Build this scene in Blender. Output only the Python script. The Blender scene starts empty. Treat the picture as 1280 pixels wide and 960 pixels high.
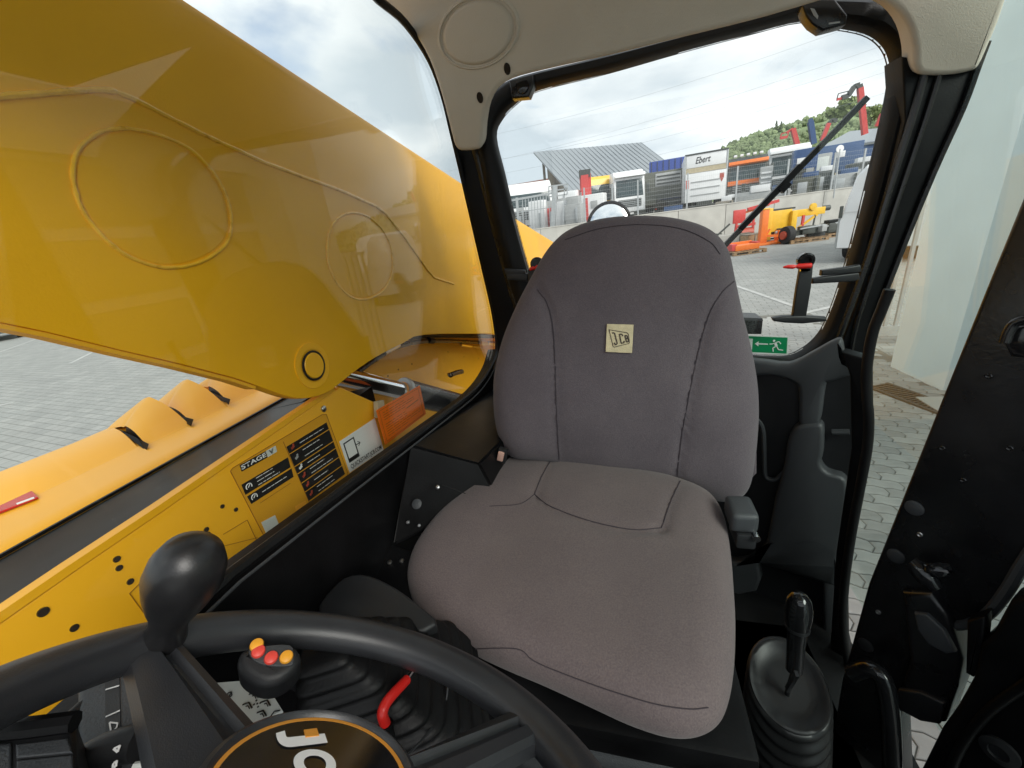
import bpy, bmesh, math, random
from mathutils import Vector, Matrix, noise
from mathutils.bvhtree import BVHTree
R = math.radians
random.seed(7)
scn = bpy.context.scene
col = scn.collection
# ------------------------------------------------------------------ camera
FPX, EYE = 500.0, 2.05
_d = Vector((170, 1270, 500)).normalized()
_y = Vector((132, -215, 500)); _y -= _d * _y.dot(_d); _y.normalize()
_z = -_d; _x = _y.cross(_z)
MC = Matrix((_x, _y, _z))                    # photograph axes (right, down, forward) -> world
cam = bpy.data.cameras.new('camera'); camo = bpy.data.objects.new('camera', cam); col.objects.link(camo)
cr, cd, cf = MC @ Vector((1, 0, 0)), MC @ Vector((0, 1, 0)), MC @ Vector((0, 0, 1))
rot = Matrix((cr, -cd, -cf)).transposed().to_4x4()
camo.matrix_world = Matrix.Translation((0, 0, EYE)) @ rot
cam.sensor_fit = 'HORIZONTAL'; cam.sensor_width = 36; cam.lens = 36 * FPX / 1280
cam.clip_start = 0.01; cam.clip_end = 4000
scn.camera = camo
# ------------------------------------------------------------------ light, sky, exposure
SUN_EL, SUN_AZ = 36, 128                      # degrees; azimuth measured clockwise from +Y
w = bpy.data.worlds.new('World'); scn.world = w; w.use_nodes = True
nt = w.node_tree; nt.nodes.clear()
def N(t, typ, **k):
    n = t.nodes.new(typ)
    for a, b in k.items(): setattr(n, a, b)
    return n
out = N(nt, 'ShaderNodeOutputWorld'); bg = N(nt, 'ShaderNodeBackground'); bg.inputs[1].default_value = 0.1
sky = N(nt, 'ShaderNodeTexSky', sky_type='NISHITA', sun_disc=False)
sky.sun_elevation = R(SUN_EL); sky.sun_rotation = R(SUN_AZ); sky.air_density = 1.0; sky.dust_density = 1.0
tc = N(nt, 'ShaderNodeTexCoord'); sep = N(nt, 'ShaderNodeSeparateXYZ'); nt.links.new(tc.outputs['Generated'], sep.inputs[0])
az = N(nt, 'ShaderNodeMath', operation='MAXIMUM'); az.inputs[1].default_value = 0.0; nt.links.new(sep.outputs[2], az.inputs[0])
ad = N(nt, 'ShaderNodeMath', operation='ADD'); ad.inputs[1].default_value = 0.22; nt.links.new(az.outputs[0], ad.inputs[0])
cx = N(nt, 'ShaderNodeMath', operation='DIVIDE'); cy = N(nt, 'ShaderNodeMath', operation='DIVIDE')
nt.links.new(sep.outputs[0], cx.inputs[0]); nt.links.new(ad.outputs[0], cx.inputs[1])
nt.links.new(sep.outputs[1], cy.inputs[0]); nt.links.new(ad.outputs[0], cy.inputs[1])
cmb = N(nt, 'ShaderNodeCombineXYZ'); nt.links.new(cx.outputs[0], cmb.inputs[0]); nt.links.new(cy.outputs[0], cmb.inputs[1])
n1 = N(nt, 'ShaderNodeTexNoise'); n1.inputs['Scale'].default_value = 1.1; n1.inputs['Detail'].default_value = 7; n1.inputs['Roughness'].default_value = 0.52; n1.inputs['Distortion'].default_value = 0.3
n2 = N(nt, 'ShaderNodeTexNoise'); n2.inputs['Scale'].default_value = 0.8; n2.inputs['Detail'].default_value = 6; n2.inputs['Roughness'].default_value = 0.5
off = N(nt, 'ShaderNodeVectorMath', operation='ADD'); off.inputs[1].default_value = (3.7, 1.3, 0); nt.links.new(cmb.outputs[0], off.inputs[0])
nt.links.new(cmb.outputs[0], n1.inputs['Vector']); nt.links.new(off.outputs[0], n2.inputs['Vector'])
r1 = N(nt, 'ShaderNodeValToRGB'); r1.color_ramp.elements[0].position = 0.27; r1.color_ramp.elements[1].position = 0.42
r2 = N(nt, 'ShaderNodeValToRGB'); r2.color_ramp.elements[0].position = 0.40; r2.color_ramp.elements[1].position = 0.60
r2.color_ramp.elements[0].color = (4.4, 5.0, 5.5, 1); r2.color_ramp.elements[1].color = (7.6, 7.8, 7.9, 1)
nt.links.new(n1.outputs[0], r1.inputs[0]); nt.links.new(n2.outputs[0], r2.inputs[0])
mx = N(nt, 'ShaderNodeMix', data_type='RGBA')
nt.links.new(r1.outputs[0], mx.inputs[0]); nt.links.new(sky.outputs[0], mx.inputs[6]); nt.links.new(r2.outputs[0], mx.inputs[7])
nt.links.new(mx.outputs[2], bg.inputs[0]); nt.links.new(bg.outputs[0], out.inputs[0])
sl = bpy.data.lights.new('sun', 'SUN'); sl.energy = 2.2; sl.angle = R(32); sl.color = (1.0, 0.96, 0.9)
so = bpy.data.objects.new('sun', sl); col.objects.link(so)
sd = Vector((math.sin(R(SUN_AZ)) * math.cos(R(SUN_EL)), math.cos(R(SUN_AZ)) * math.cos(R(SUN_EL)), math.sin(R(SUN_EL))))
so.rotation_euler = (-sd).to_track_quat('-Z', 'Y').to_euler(); so.location = (0, 0, 30)
scn.view_settings.view_transform = 'Standard'; scn.view_settings.look = 'None'; scn.view_settings.gamma = 1
scn.view_settings.exposure = 0.74
scn.cycles.max_bounces = 10; scn.cycles.transparent_max_bounces = 16; scn.cycles.diffuse_bounces = 5
# ------------------------------------------------------------------ geometry helpers
def ray(u, v): return MC @ Vector((u - 640, v - 480, FPX))
def at(u, v, ax, val):
    r = ray(u, v); i = 'XYZ'.index(ax); o = Vector((0, 0, EYE))
    return o + r * ((val - o[i]) / r[i])
def pl(p, n): return (Vector(p), Vector(n).normalized())
def PX(x): return pl((x, 0, 0), (1, 0, 0))
def PY(y): return pl((0, y, 0), (0, -1, 0))
def PZ(z): return pl((0, 0, z), (0, 0, 1))
def on(u, v, plane):
    r = ray(u, v); o = Vector((0, 0, EYE)); p, n = plane
    return o + r * ((p - o).dot(n) / r.dot(n))
def ons(pts, plane): return [on(u, v, plane) for u, v in pts]
def spline(pts, n=6, closed=False):
    P = [Vector(p) for p in pts]; L = len(P); res = []
    rng = range(L) if closed else range(L - 1)
    for i in rng:
        p0 = P[(i - 1) % L] if closed or i > 0 else P[0] * 2 - P[1]
        p1 = P[i]; p2 = P[(i + 1) % L]
        p3 = P[(i + 2) % L] if closed or i + 2 < L else P[-1] * 2 - P[-2]
        for k in range(n):
            t = k / n
            res.append(0.5 * ((2 * p1) + (p2 - p0) * t + (2 * p0 - 5 * p1 + 4 * p2 - p3) * t * t + (3 * p1 - p0 - 3 * p2 + p3) * t ** 3))
    if not closed: res.append(P[-1])
    return res
def sp2(pts, n=6, closed=True): return [(p.x, p.y) for p in spline([Vector((a, b, 0)) for a, b in pts], n, closed)]
def thing(name, label, cat, loc=(0, 0, 0), group=None):
    o = bpy.data.objects.new(name, None); col.objects.link(o); o.location = loc
    o.empty_display_size = 0.1
    o['label'] = label; o['category'] = cat
    if group: o['group'] = group
    return o
def tag(o, label, cat, group=None):
    o['label'] = label; o['category'] = cat
    if group: o['group'] = group
    return o
def grand(o):
    v = Vector(o.location)
    while o.parent: o = o.parent; v += Vector(o.location)
    return v
def obj(name, bm, mat, parent=None, smooth=True, label=None, kind=None, angle=None, local=False):
    me = bpy.data.meshes.new(name)
    bmesh.ops.recalc_face_normals(bm, faces=bm.faces)
    if smooth:
        for f in bm.faces: f.smooth = True
        a = math.radians(angle if angle else 40)
        for e in bm.edges:
            if len(e.link_faces) == 2 and e.calc_face_angle(0) > a: e.smooth = False
    bm.to_mesh(me); bm.free()
    o = bpy.data.objects.new(name, me); col.objects.link(o)
    if isinstance(mat, (list, tuple)):
        for m in mat: me.materials.append(m)
    else: me.materials.append(mat)
    if parent:
        if not local: me.transform(Matrix.Translation(-grand(parent)))
        o.parent = parent
    elif not local and kind != 'structure':
        c = sum((Vector(b) for b in o.bound_box), Vector()) / 8; zmin = min(b[2] for b in o.bound_box); c.z = zmin
        me.transform(Matrix.Translation(-c)); o.location = c
    if label: o['label'] = label
    if kind: o['kind'] = kind
    return o
def BM(): return bmesh.new()
def loft(bm, loops, closed=True, cap0=False, cap1=False):
    vs = [[bm.verts.new(p) for p in L] for L in loops]
    for a, b in zip(vs, vs[1:]):
        n = len(a)
        for i in range(n if closed else n - 1):
            j = (i + 1) % n
            bm.faces.new((a[i], a[j], b[j], b[i]))
    if cap0: bm.faces.new(vs[0])
    if cap1: bm.faces.new(vs[-1])
    return vs
def plate(bm, pts, nrm, thick, r=0.0, steps=3):
    """solid slab: front face outline pts, nrm points to the viewer side, body goes back by thick, front edge rounded by r"""
    nrm = Vector(nrm).normalized(); n = len(pts); pts = [Vector(p) for p in pts]
    area = Vector()
    for i in range(n): area += pts[i].cross(pts[(i + 1) % n])
    if area.dot(nrm) < 0: pts = pts[::-1]
    inn = []
    for i in range(n):
        a, b, c = pts[i - 1], pts[i], pts[(i + 1) % n]
        t1 = (b - a).normalized(); t2 = (c - b).normalized()
        m = (nrm.cross(t1) + nrm.cross(t2))
        if m.length < 1e-6: m = nrm.cross(t1)
        m.normalize(); k = max(0.5, m.dot(nrm.cross(t1))); inn.append(m / k)
    loops = [[p - nrm * thick for p in pts]]
    if r > 0:
        for s in range(steps + 1):
            t = s / steps * math.pi / 2
            loops.append([p - nrm * (r * (1 - math.sin(t))) + i * (r * (1 - math.cos(t))) for p, i in zip(pts, inn)])
    else: loops.append(list(pts))
    loft(bm, loops, True, True, True)
    return bm
def pxplate(pts, plane, thick, r=0.0, curve=0, nrm=None):
    p, n = plane
    if n.dot(Vector((0, 0, EYE)) - p) < 0: n = -n
    if curve: pts = sp2(pts, curve)
    bm = BM(); plate(bm, ons(pts, (p, n)), n, thick, r); return bm
def tube(bm, pts, r, n=10, closed=False, caps=True, sq=None):
    P = [Vector(p) for p in pts]; L = len(P); loops = []
    rr = r if isinstance(r, (list, tuple)) else [r] * L
    up = None
    for i in range(L):
        if closed: t = P[(i + 1) % L] - P[i - 1]
        else: t = P[min(i + 1, L - 1)] - P[max(i - 1, 0)]
        t.normalize()
        if up is None:
            up = Vector((0, 0, 1)) if abs(t.z) < 0.9 else Vector((1, 0, 0))
        up = (up - t * up.dot(t)).normalized(); s = t.cross(up)
        loops.append([P[i] + (up * math.cos(2 * math.pi * k / n) + s * math.sin(2 * math.pi * k / n)) * rr[i] for k in range(n)])
    if closed: loops.append(loops[0]); 
    vs = [[bm.verts.new(p) for p in Lp] for Lp in (loops[:-1] if closed else loops)]
    if closed: vs.append(vs[0])
    for a, b in zip(vs, vs[1:]):
        for i in range(n):
            j = (i + 1) % n; bm.faces.new((a[i], a[j], b[j], b[i]))
    if caps and not closed: bm.faces.new(vs[0]); bm.faces.new(vs[-1])
    return bm
def frame_of(axis, hint=(0, 0, 1)):
    a = Vector(axis).normalized(); h = Vector(hint)
    if abs(a.dot(h.normalized())) > 0.95: h = Vector((1, 0, 0))
    e1 = (h - a * h.dot(a)).normalized(); return e1, a.cross(e1), a
def lathe(bm, c, axis, prof, n=24, sx=1, sy=1, hint=(0, 0, 1), cap=True):
    e1, e2, a = frame_of(axis, hint); c = Vector(c)
    loops = [[c + a * h + e1 * (r * sx * math.cos(2 * math.pi * k / n)) + e2 * (r * sy * math.sin(2 * math.pi * k / n)) for k in range(n)] for r, h in prof]
    loft(bm, loops, True, cap, cap); return bm
def box(bm, c, s, rot=None, bev=0.0, seg=2):
    m = Matrix.Translation(c) @ (rot.to_4x4() if rot else Matrix()) @ Matrix.Diagonal((s[0], s[1], s[2], 1))
    r = bmesh.ops.create_cube(bm, size=1, matrix=m)
    if bev:
        es = list({e for v in r['verts'] for e in v.link_edges})
        bmesh.ops.bevel(bm, geom=es, offset=bev, segments=seg, affect='EDGES', profile=0.6)
    return bm
def bar(bm, a, b, w, h, hint=(0, 0, 1)):
    a, b = Vector(a), Vector(b); t = (b - a)
    e1, e2, ax = frame_of(t, hint)
    loops = [[p + e1 * (h / 2 * i) + e2 * (w / 2 * j) for i, j in ((1, 1), (1, -1), (-1, -1), (-1, 1))] for p in (a, b)]
    loft(bm, loops, True, True, True); return bm
def hexa(bm, p):
    v = [bm.verts.new(q) for q in p]
    for f in ((0, 1, 2, 3), (7, 6, 5, 4), (0, 4, 5, 1), (1, 5, 6, 2), (2, 6, 7, 3), (3, 7, 4, 0)): bm.faces.new([v[i] for i in f])
    return bm
def blob(bm, c, s, sub=2, amp=0.0, fr=3.0, seed=0):
    r = bmesh.ops.create_icosphere(bm, subdivisions=sub, radius=1)
    for v in r['verts']:
        p = v.co.copy(); k = 1 + amp * noise.noise(p * fr + Vector((seed, seed * 1.7, 0)))
        v.co = Vector((c[0] + p.x * s[0] * k, c[1] + p.y * s[1] * k, c[2] + p.z * s[2] * k))
    return bm
def ringplate(bm, inner, outer, nrm, thick, proud=0.0):
    nrm = Vector(nrm).normalized()
    loft(bm, [[p - nrm * thick for p in inner], inner, [(a * 0.75 + b * 0.25) + nrm * proud for a, b in zip(inner, outer)],
              [(a * 0.25 + b * 0.75) + nrm * proud for a, b in zip(inner, outer)], outer, [p - nrm * thick for p in outer]])
    return bm
_txt = 0
def text_bm(s, o, e, t, lift, depth=0.0006, bold=0.0):
    """letters whose baseline runs o->e and whose cap height is o->t (world points)"""
    cu = bpy.data.curves.new('lettering', 'FONT'); cu.body = s; cu.offset = bold
    to = bpy.data.objects.new('lettering', cu); col.objects.link(to)
    dg = bpy.context.evaluated_depsgraph_get(); me = bpy.data.meshes.new_from_object(to.evaluated_get(dg))
    bpy.data.objects.remove(to); bpy.data.curves.remove(cu)
    xs = [v.co.x for v in me.vertices]; w_ = max(xs) - min(xs); x0 = min(xs); hh = 0.70
    ux = (e - o) / w_; uy = (t - o) / hh; nr = Vector(lift)
    bm = BM(); bm.from_mesh(me); bpy.data.meshes.remove(me)
    for v in bm.verts: v.co = o + ux * (v.co.x - x0) + uy * v.co.y + nr
    return bm
def px_text(s, o, e, t, plane, lift, bold=0.0):
    return text_bm(s, on(*o, plane), on(*e, plane), on(*t, plane), Vector(lift), bold=bold)
# ------------------------------------------------------------------ materials
def mat(name, c, rough=0.5, metal=0.0, var=0.12, vs=8.0, bump=0.0, bs=200.0, spec=0.5, coat=0.0, c2=None, rvar=0.1, coord='Object'):
    m = bpy.data.materials.new(name); m.use_nodes = True; t = m.node_tree
    b = t.nodes['Principled BSDF']; b.inputs['Roughness'].default_value = rough; b.inputs['Metallic'].default_value = metal
    b.inputs['Specular IOR Level'].default_value = spec
    if coat: b.inputs['Coat Weight'].default_value = coat; b.inputs['Coat Roughness'].default_value = 0.05
    g = N(t, 'ShaderNodeTexCoord'); no = N(t, 'ShaderNodeTexNoise'); no.inputs['Scale'].default_value = vs; no.inputs['Detail'].default_value = 6
    t.links.new(g.outputs[coord], no.inputs['Vector'])
    ra = N(t, 'ShaderNodeMix', data_type='RGBA')
    a = c2 if c2 else tuple(x * (1 - var) for x in c)
    ra.inputs[6].default_value = (*a, 1); ra.inputs[7].default_value = (*[min(1, x * (1 + (var if not c2 else 0))) for x in c], 1)
    mp = N(t, 'ShaderNodeMapRange'); mp.inputs[1].default_value = 0.3; mp.inputs[2].default_value = 0.7
    t.links.new(no.outputs[0], mp.inputs[0]); t.links.new(mp.outputs[0], ra.inputs[0]); t.links.new(ra.outputs[2], b.inputs['Base Color'])
    if rvar:
        rr = N(t, 'ShaderNodeMapRange'); rr.inputs[3].default_value = max(0.02, rough - rvar); rr.inputs[4].default_value = min(1, rough + rvar)
        t.links.new(no.outputs[0], rr.inputs[0]); t.links.new(rr.outputs[0], b.inputs['Roughness'])
    if bump:
        nb = N(t, 'ShaderNodeTexNoise'); nb.inputs['Scale'].default_value = bs; nb.inputs['Detail'].default_value = 3
        t.links.new(g.outputs[coord], nb.inputs['Vector'])
        bp = N(t, 'ShaderNodeBump'); bp.inputs['Strength'].default_value = bump; bp.inputs['Distance'].default_value = 0.002
        t.links.new(nb.outputs[0], bp.inputs['Height']); t.links.new(bp.outputs[0], b.inputs['Normal'])
    return m
def glass(name, tint=(1, 1, 1), base=0.04, rough=0.0):
    m = bpy.data.materials.new(name); m.use_nodes = True; t = m.node_tree; t.nodes.clear()
    o = N(t, 'ShaderNodeOutputMaterial'); mxs = N(t, 'ShaderNodeMixShader'); tr = N(t, 'ShaderNodeBsdfTransparent'); gl = N(t, 'ShaderNodeBsdfGlossy')
    tr.inputs[0].default_value = (*tint, 1); gl.inputs['Roughness'].default_value = rough
    ge = N(t, 'ShaderNodeNewGeometry'); dt = N(t, 'ShaderNodeVectorMath', operation='DOT_PRODUCT')
    t.links.new(ge.outputs['Normal'], dt.inputs[0]); t.links.new(ge.outputs['Incoming'], dt.inputs[1])
    ab = N(t, 'ShaderNodeMath', operation='ABSOLUTE'); t.links.new(dt.outputs['Value'], ab.inputs[0])
    om = N(t, 'ShaderNodeMath', operation='SUBTRACT'); om.inputs[0].default_value = 1; t.links.new(ab.outputs[0], om.inputs[1])
    pw = N(t, 'ShaderNodeMath', operation='POWER'); pw.inputs[1].default_value = 5; t.links.new(om.outputs[0], pw.inputs[0])
    ma = N(t, 'ShaderNodeMath', operation='MULTIPLY_ADD'); ma.inputs[1].default_value = 1 - base; ma.inputs[2].default_value = base; ma.use_clamp = True
    t.links.new(pw.outputs[0], ma.inputs[0]); t.links.new(ma.outputs[0], mxs.inputs[0])
    t.links.new(tr.outputs[0], mxs.inputs[1]); t.links.new(gl.outputs[0], mxs.inputs[2]); t.links.new(mxs.outputs[0], o.inputs[0])
    return m
YEL = (0.86, 0.42, 0.014)
M = dict(
    yellow=mat('yellow_paint', YEL, 0.42, var=0.06, vs=3, bump=0.05, bs=260),
    yellow_boom=mat('yellow_boom_paint', (0.96, 0.475, 0.006), 0.36, var=0.06, vs=4, bump=0.10, bs=300),
    weld=mat('painted_weld', (0.95, 0.50, 0.03), 0.3, var=0.15, vs=60, bump=0.5, bs=120),
    black_paint=mat('black_paint', (0.009, 0.009, 0.010), 0.28, var=0.4, vs=12, spec=0.5, bump=0.15, bs=120, rvar=0.14),
    black_steel=mat('black_steel', (0.0045, 0.0045, 0.005), 0.42, var=0.4, vs=14, bump=0.1, bs=300, spec=0.16),
    plastic=mat('black_plastic', (0.014, 0.0145, 0.016), 0.45, var=0.2, vs=10, bump=0.12, bs=900, spec=0.45),
    grey_plastic=mat('charcoal_plastic', (0.040, 0.043, 0.047), 0.5, var=0.12, vs=8, bump=0.3, bs=600),
    wheel=mat('wheel_rubber', (0.022, 0.023, 0.026), 0.37, var=0.2, vs=12, bump=0.12, bs=1100),
    knob=mat('knob_plastic', (0.012, 0.012, 0.013), 0.36, var=0.2, vs=14, bump=0.08, bs=900),
    gloss_black=mat('gloss_black', (0.01, 0.01, 0.011), 0.12, var=0.2, vs=10),
    rubber=mat('rubber', (0.006, 0.006, 0.0065), 0.5, var=0.3, vs=15, bump=0.2, bs=300, spec=0.25),
    lining=mat('cream_headliner', (0.64, 0.585, 0.50), 0.85, var=0.05, vs=6, bump=0.25, bs=500, spec=0.2),
    thread=mat('seam_thread', (0.055, 0.045, 0.052), 0.9, spec=0.1),
    chrome=mat('chrome', (0.75, 0.76, 0.78), 0.08, 1.0, var=0.05),
    steel=mat('zinc_steel', (0.5, 0.5, 0.5), 0.3, 1.0, var=0.15),
    red=mat('red_plastic', (0.65, 0.02, 0.015), 0.35, var=0.08),
    red_refl=mat('red_reflector', (0.50, 0.012, 0.016), 0.25, var=0.05, bump=0.4, bs=400),
    btn_red=mat('coral_button', (0.75, 0.07, 0.05), 0.4), btn_yel=mat('amber_button', (0.85, 0.38, 0.03), 0.4),
    white=mat('white_print', (0.8, 0.8, 0.8), 0.5, var=0.03), black=mat('black_print', (0.012, 0.012, 0.012), 0.4),
    card=mat('pale_card', (0.60, 0.63, 0.60), 0.4, var=0.05), cream=mat('cream_patch', (0.62, 0.52, 0.33), 0.8, var=0.12, vs=60, bump=0.4, bs=400),
    ink=mat('brown_ink', (0.05, 0.035, 0.03), 0.8), decal=mat('ochre_decal', (0.70, 0.33, 0.016), 0.4, var=0.04),
    decal_line=mat('decal_line', (0.25, 0.09, 0.01), 0.5), rust=mat('rust_icon', (0.40, 0.06, 0.03), 0.5, var=0.3, vs=80),
    orange=mat('orange_decal', (0.85, 0.16, 0.01), 0.4, var=0.04), orange_ring=mat('orange_ring', (0.72, 0.30, 0.04), 0.35),
    green=mat('sign_green', (0.006, 0.24, 0.09), 0.35, var=0.04), exit_white=mat('exit_white', (0.75, 0.8, 0.75), 0.5),
    dark_hole=mat('dark_hole', (0.02, 0.012, 0.006), 0.8),
    side_glass=glass('side_glass', (0.97, 0.985, 0.97), 0.022), rear_glass=glass('rear_glass', (0.97, 0.98, 0.97), 0.03), door_glass=glass('door_glass', (0.90, 0.965, 0.945), 0.03),
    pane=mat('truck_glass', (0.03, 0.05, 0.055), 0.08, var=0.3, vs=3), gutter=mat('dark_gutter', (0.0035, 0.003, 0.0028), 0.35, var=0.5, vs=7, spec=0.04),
    tyre=mat('tyre_rubber', (0.02, 0.02, 0.021), 0.8, var=0.2, bump=0.3, bs=40),
    tr_white=mat('white_truck_paint', (0.72, 0.73, 0.74), 0.35, var=0.05, vs=2), tr_yel=mat('yellow_truck_paint', (0.75, 0.45, 0.03), 0.35, var=0.06),
    tr_orange=mat('orange_truck_paint', (0.75, 0.17, 0.02), 0.4, var=0.08), tr_blue=mat('blue_truck_paint', (0.05, 0.095, 0.21), 0.4, var=0.1),
    tr_dark=mat('dark_truck_paint', (0.05, 0.055, 0.05), 0.5, var=0.15), tr_olive=mat('olive_truck_paint', (0.10, 0.105, 0.085), 0.6, var=0.15),
    tr_red=mat('red_truck_paint', (0.52, 0.05, 0.045), 0.4, var=0.08), tarp_blue=mat('blue_tarpaulin', (0.035, 0.07, 0.30), 0.55, var=0.1, bump=0.3, bs=8),
    grey_paint=mat('grey_paint', (0.34, 0.35, 0.35), 0.5, var=0.1), galv=mat('galvanised', (0.42, 0.44, 0.45), 0.45, 0.5, var=0.12, vs=20),
    concrete=mat('concrete', (0.42, 0.41, 0.38), 0.9, var=0.12, vs=1.5, bump=0.3, bs=30, coord='Object'),
    wood=mat('pallet_wood', (0.30, 0.19, 0.10), 0.85, var=0.25, vs=12, bump=0.3, bs=60), beige=mat('beige_trim', (0.42, 0.36, 0.24), 0.6),
    roof_metal=mat('sheet_roof', (0.27, 0.295, 0.315), 0.45, 0.3, var=0.06, vs=1.0), brick_roof=mat('brown_roof', (0.16, 0.06, 0.04), 0.9, var=0.2, bump=0.3, bs=5),
    timber=mat('grey_timber', (0.24, 0.21, 0.17), 0.85, var=0.2, vs=6), wall_white=mat('white_render', (0.80, 0.88, 0.92), 0.85, var=0.03, vs=3, bump=0.15, bs=120),
    door_panel=mat('sectional_door_beige', (0.44, 0.40, 0.30), 0.5, var=0.04), earth=mat('gravel', (0.22, 0.21, 0.18), 0.95, var=0.3, vs=2.0, bump=0.5, bs=20),
    lamp=mat('head_lamp', (0.7, 0.72, 0.74), 0.15), tail=mat('tail_lamp', (0.55, 0.05, 0.02), 0.25), mirror=mat('mirror_glass', (0.85, 0.87, 0.88), 0.02, 1.0, var=0.01, rvar=0),
    hill=mat('meadow', (0.19, 0.25, 0.12), 0.95, var=0.3, vs=0.03, bump=0.0), leaf=mat('woodland', (0.18, 0.225, 0.115), 0.95, var=0.4, vs=0.05), bark=mat('bark', (0.07, 0.05, 0.035), 0.9),  # meadow and woodland lightened and greyed, distance haze put into their colour
    leaf2=mat('pale_leaf', (0.26, 0.32, 0.13), 0.9, var=0.4, vs=0.3), wire=mat('wire', (0.30, 0.32, 0.34), 0.6),
)
def fabric(nm='grey_brown_fabric', k=(1, 1, 1)):
    m = mat(nm, (0.150, 0.128, 0.130), 0.95, var=0.0, spec=0.1, rvar=0)
    t = m.node_tree; b = t.nodes['Principled BSDF']; g = t.nodes.new('ShaderNodeTexCoord')
    a = N(t, 'ShaderNodeTexNoise'); a.inputs['Scale'].default_value = 480; a.inputs['Detail'].default_value = 2
    c = N(t, 'ShaderNodeTexNoise'); c.inputs['Scale'].default_value = 9; c.inputs['Detail'].default_value = 6; c.inputs['Roughness'].default_value = 0.65
    t.links.new(g.outputs['Object'], a.inputs['Vector']); t.links.new(g.outputs['Object'], c.inputs['Vector'])
    r = N(t, 'ShaderNodeValToRGB'); r.color_ramp.elements[0].position = 0.30; r.color_ramp.elements[1].position = 0.72
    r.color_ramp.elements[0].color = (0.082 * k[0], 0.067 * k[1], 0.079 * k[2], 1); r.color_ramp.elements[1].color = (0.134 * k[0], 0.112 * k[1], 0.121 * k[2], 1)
    s = N(t, 'ShaderNodeMix', data_type='FLOAT'); s.inputs[0].default_value = 0.40
    t.links.new(a.outputs[0], s.inputs[2]); t.links.new(c.outputs[0], s.inputs[3]); t.links.new(s.outputs[0], r.inputs[0]); t.links.new(r.outputs[0], b.inputs['Base Color'])
    bp = N(t, 'ShaderNodeBump'); bp.inputs['Strength'].default_value = 0.5; bp.inputs['Distance'].default_value = 0.001
    t.links.new(a.outputs[0], bp.inputs['Height']); t.links.new(bp.outputs[0], b.inputs['Normal'])
    b.inputs['Sheen Weight'].default_value = 0.15; b.inputs['Sheen Roughness'].default_value = 0.5
    return m
M['fabric'] = fabric(); M['fabric_lit'] = fabric('lit_cushion_fabric', (1.20, 1.14, 1.02))  # cushion copy is lighter and warmer: light from the front put into its colour
def paving(name, bumpy=True):
    m = bpy.data.materials.new(name); m.use_nodes = True; t = m.node_tree; b = t.nodes['Principled BSDF']; b.inputs['Roughness'].default_value = 0.85
    g = N(t, 'ShaderNodeTexCoord'); mp = N(t, 'ShaderNodeMapping'); mp.inputs['Rotation'].default_value = (0, 0, R(8)); t.links.new(g.outputs['Object'], mp.inputs[0])
    br = N(t, 'ShaderNodeTexBrick'); br.inputs['Scale'].default_value = 1.0; br.inputs['Brick Width'].default_value = 0.24; br.inputs['Row Height'].default_value = 0.14
    br.inputs['Mortar Size'].default_value = 0.006; br.inputs['Mortar Smooth'].default_value = 0.3
    br.inputs['Color1'].default_value = (0.27, 0.275, 0.262, 1); br.inputs['Color2'].default_value = (0.315, 0.316, 0.30, 1); br.inputs['Mortar'].default_value = (0.14, 0.14, 0.128, 1)
    t.links.new(mp.outputs[0], br.inputs['Vector'])
    no = N(t, 'ShaderNodeTexNoise'); no.inputs['Scale'].default_value = 1.6; no.inputs['Detail'].default_value = 9; no.inputs['Roughness'].default_value = 0.72; t.links.new(g.outputs['Object'], no.inputs['Vector'])
    mr = N(t, 'ShaderNodeMapRange'); mr.inputs[1].default_value = 0.3; mr.inputs[2].default_value = 0.7; mr.inputs[3].default_value = 0.84; mr.inputs[4].default_value = 1.10; t.links.new(no.outputs[0], mr.inputs[0])
    mu = N(t, 'ShaderNodeMix', data_type='RGBA', blend_type='MULTIPLY'); mu.inputs[0].default_value = 1
    t.links.new(br.outputs[0], mu.inputs[6]); t.links.new(mr.outputs[0], mu.inputs[7]); t.links.new(mu.outputs[2], b.inputs['Base Color'])
    bp = N(t, 'ShaderNodeBump'); bp.inputs['Strength'].default_value = 0.5; bp.inputs['Distance'].default_value = 0.004; bp.invert = True
    t.links.new(br.outputs['Fac'], bp.inputs['Height']); t.links.new(bp.outputs[0], b.inputs['Normal'])
    return m
M['paving'] = paving('block_paving')
M['paver'] = mat('paver_concrete', (0.36, 0.358, 0.338), 0.9, var=0.2, vs=1.1, bump=0.4, bs=90, coord='Generated')
def _paver_var():
    m = M['paver']; t = m.node_tree; b = t.nodes['Principled BSDF']; src = b.inputs['Base Color'].links[0].from_socket
    oi = N(t, 'ShaderNodeObjectInfo'); mr = N(t, 'ShaderNodeMapRange'); mr.inputs[3].default_value = 0.82; mr.inputs[4].default_value = 1.12
    mu = N(t, 'ShaderNodeMix', data_type='RGBA', blend_type='MULTIPLY'); mu.inputs[0].default_value = 1
    t.links.new(oi.outputs['Random'], mr.inputs[0]); t.links.new(src, mu.inputs[6]); t.links.new(mr.outputs[0], mu.inputs[7]); t.links.new(mu.outputs[2], b.inputs['Base Color'])
_paver_var()
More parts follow.
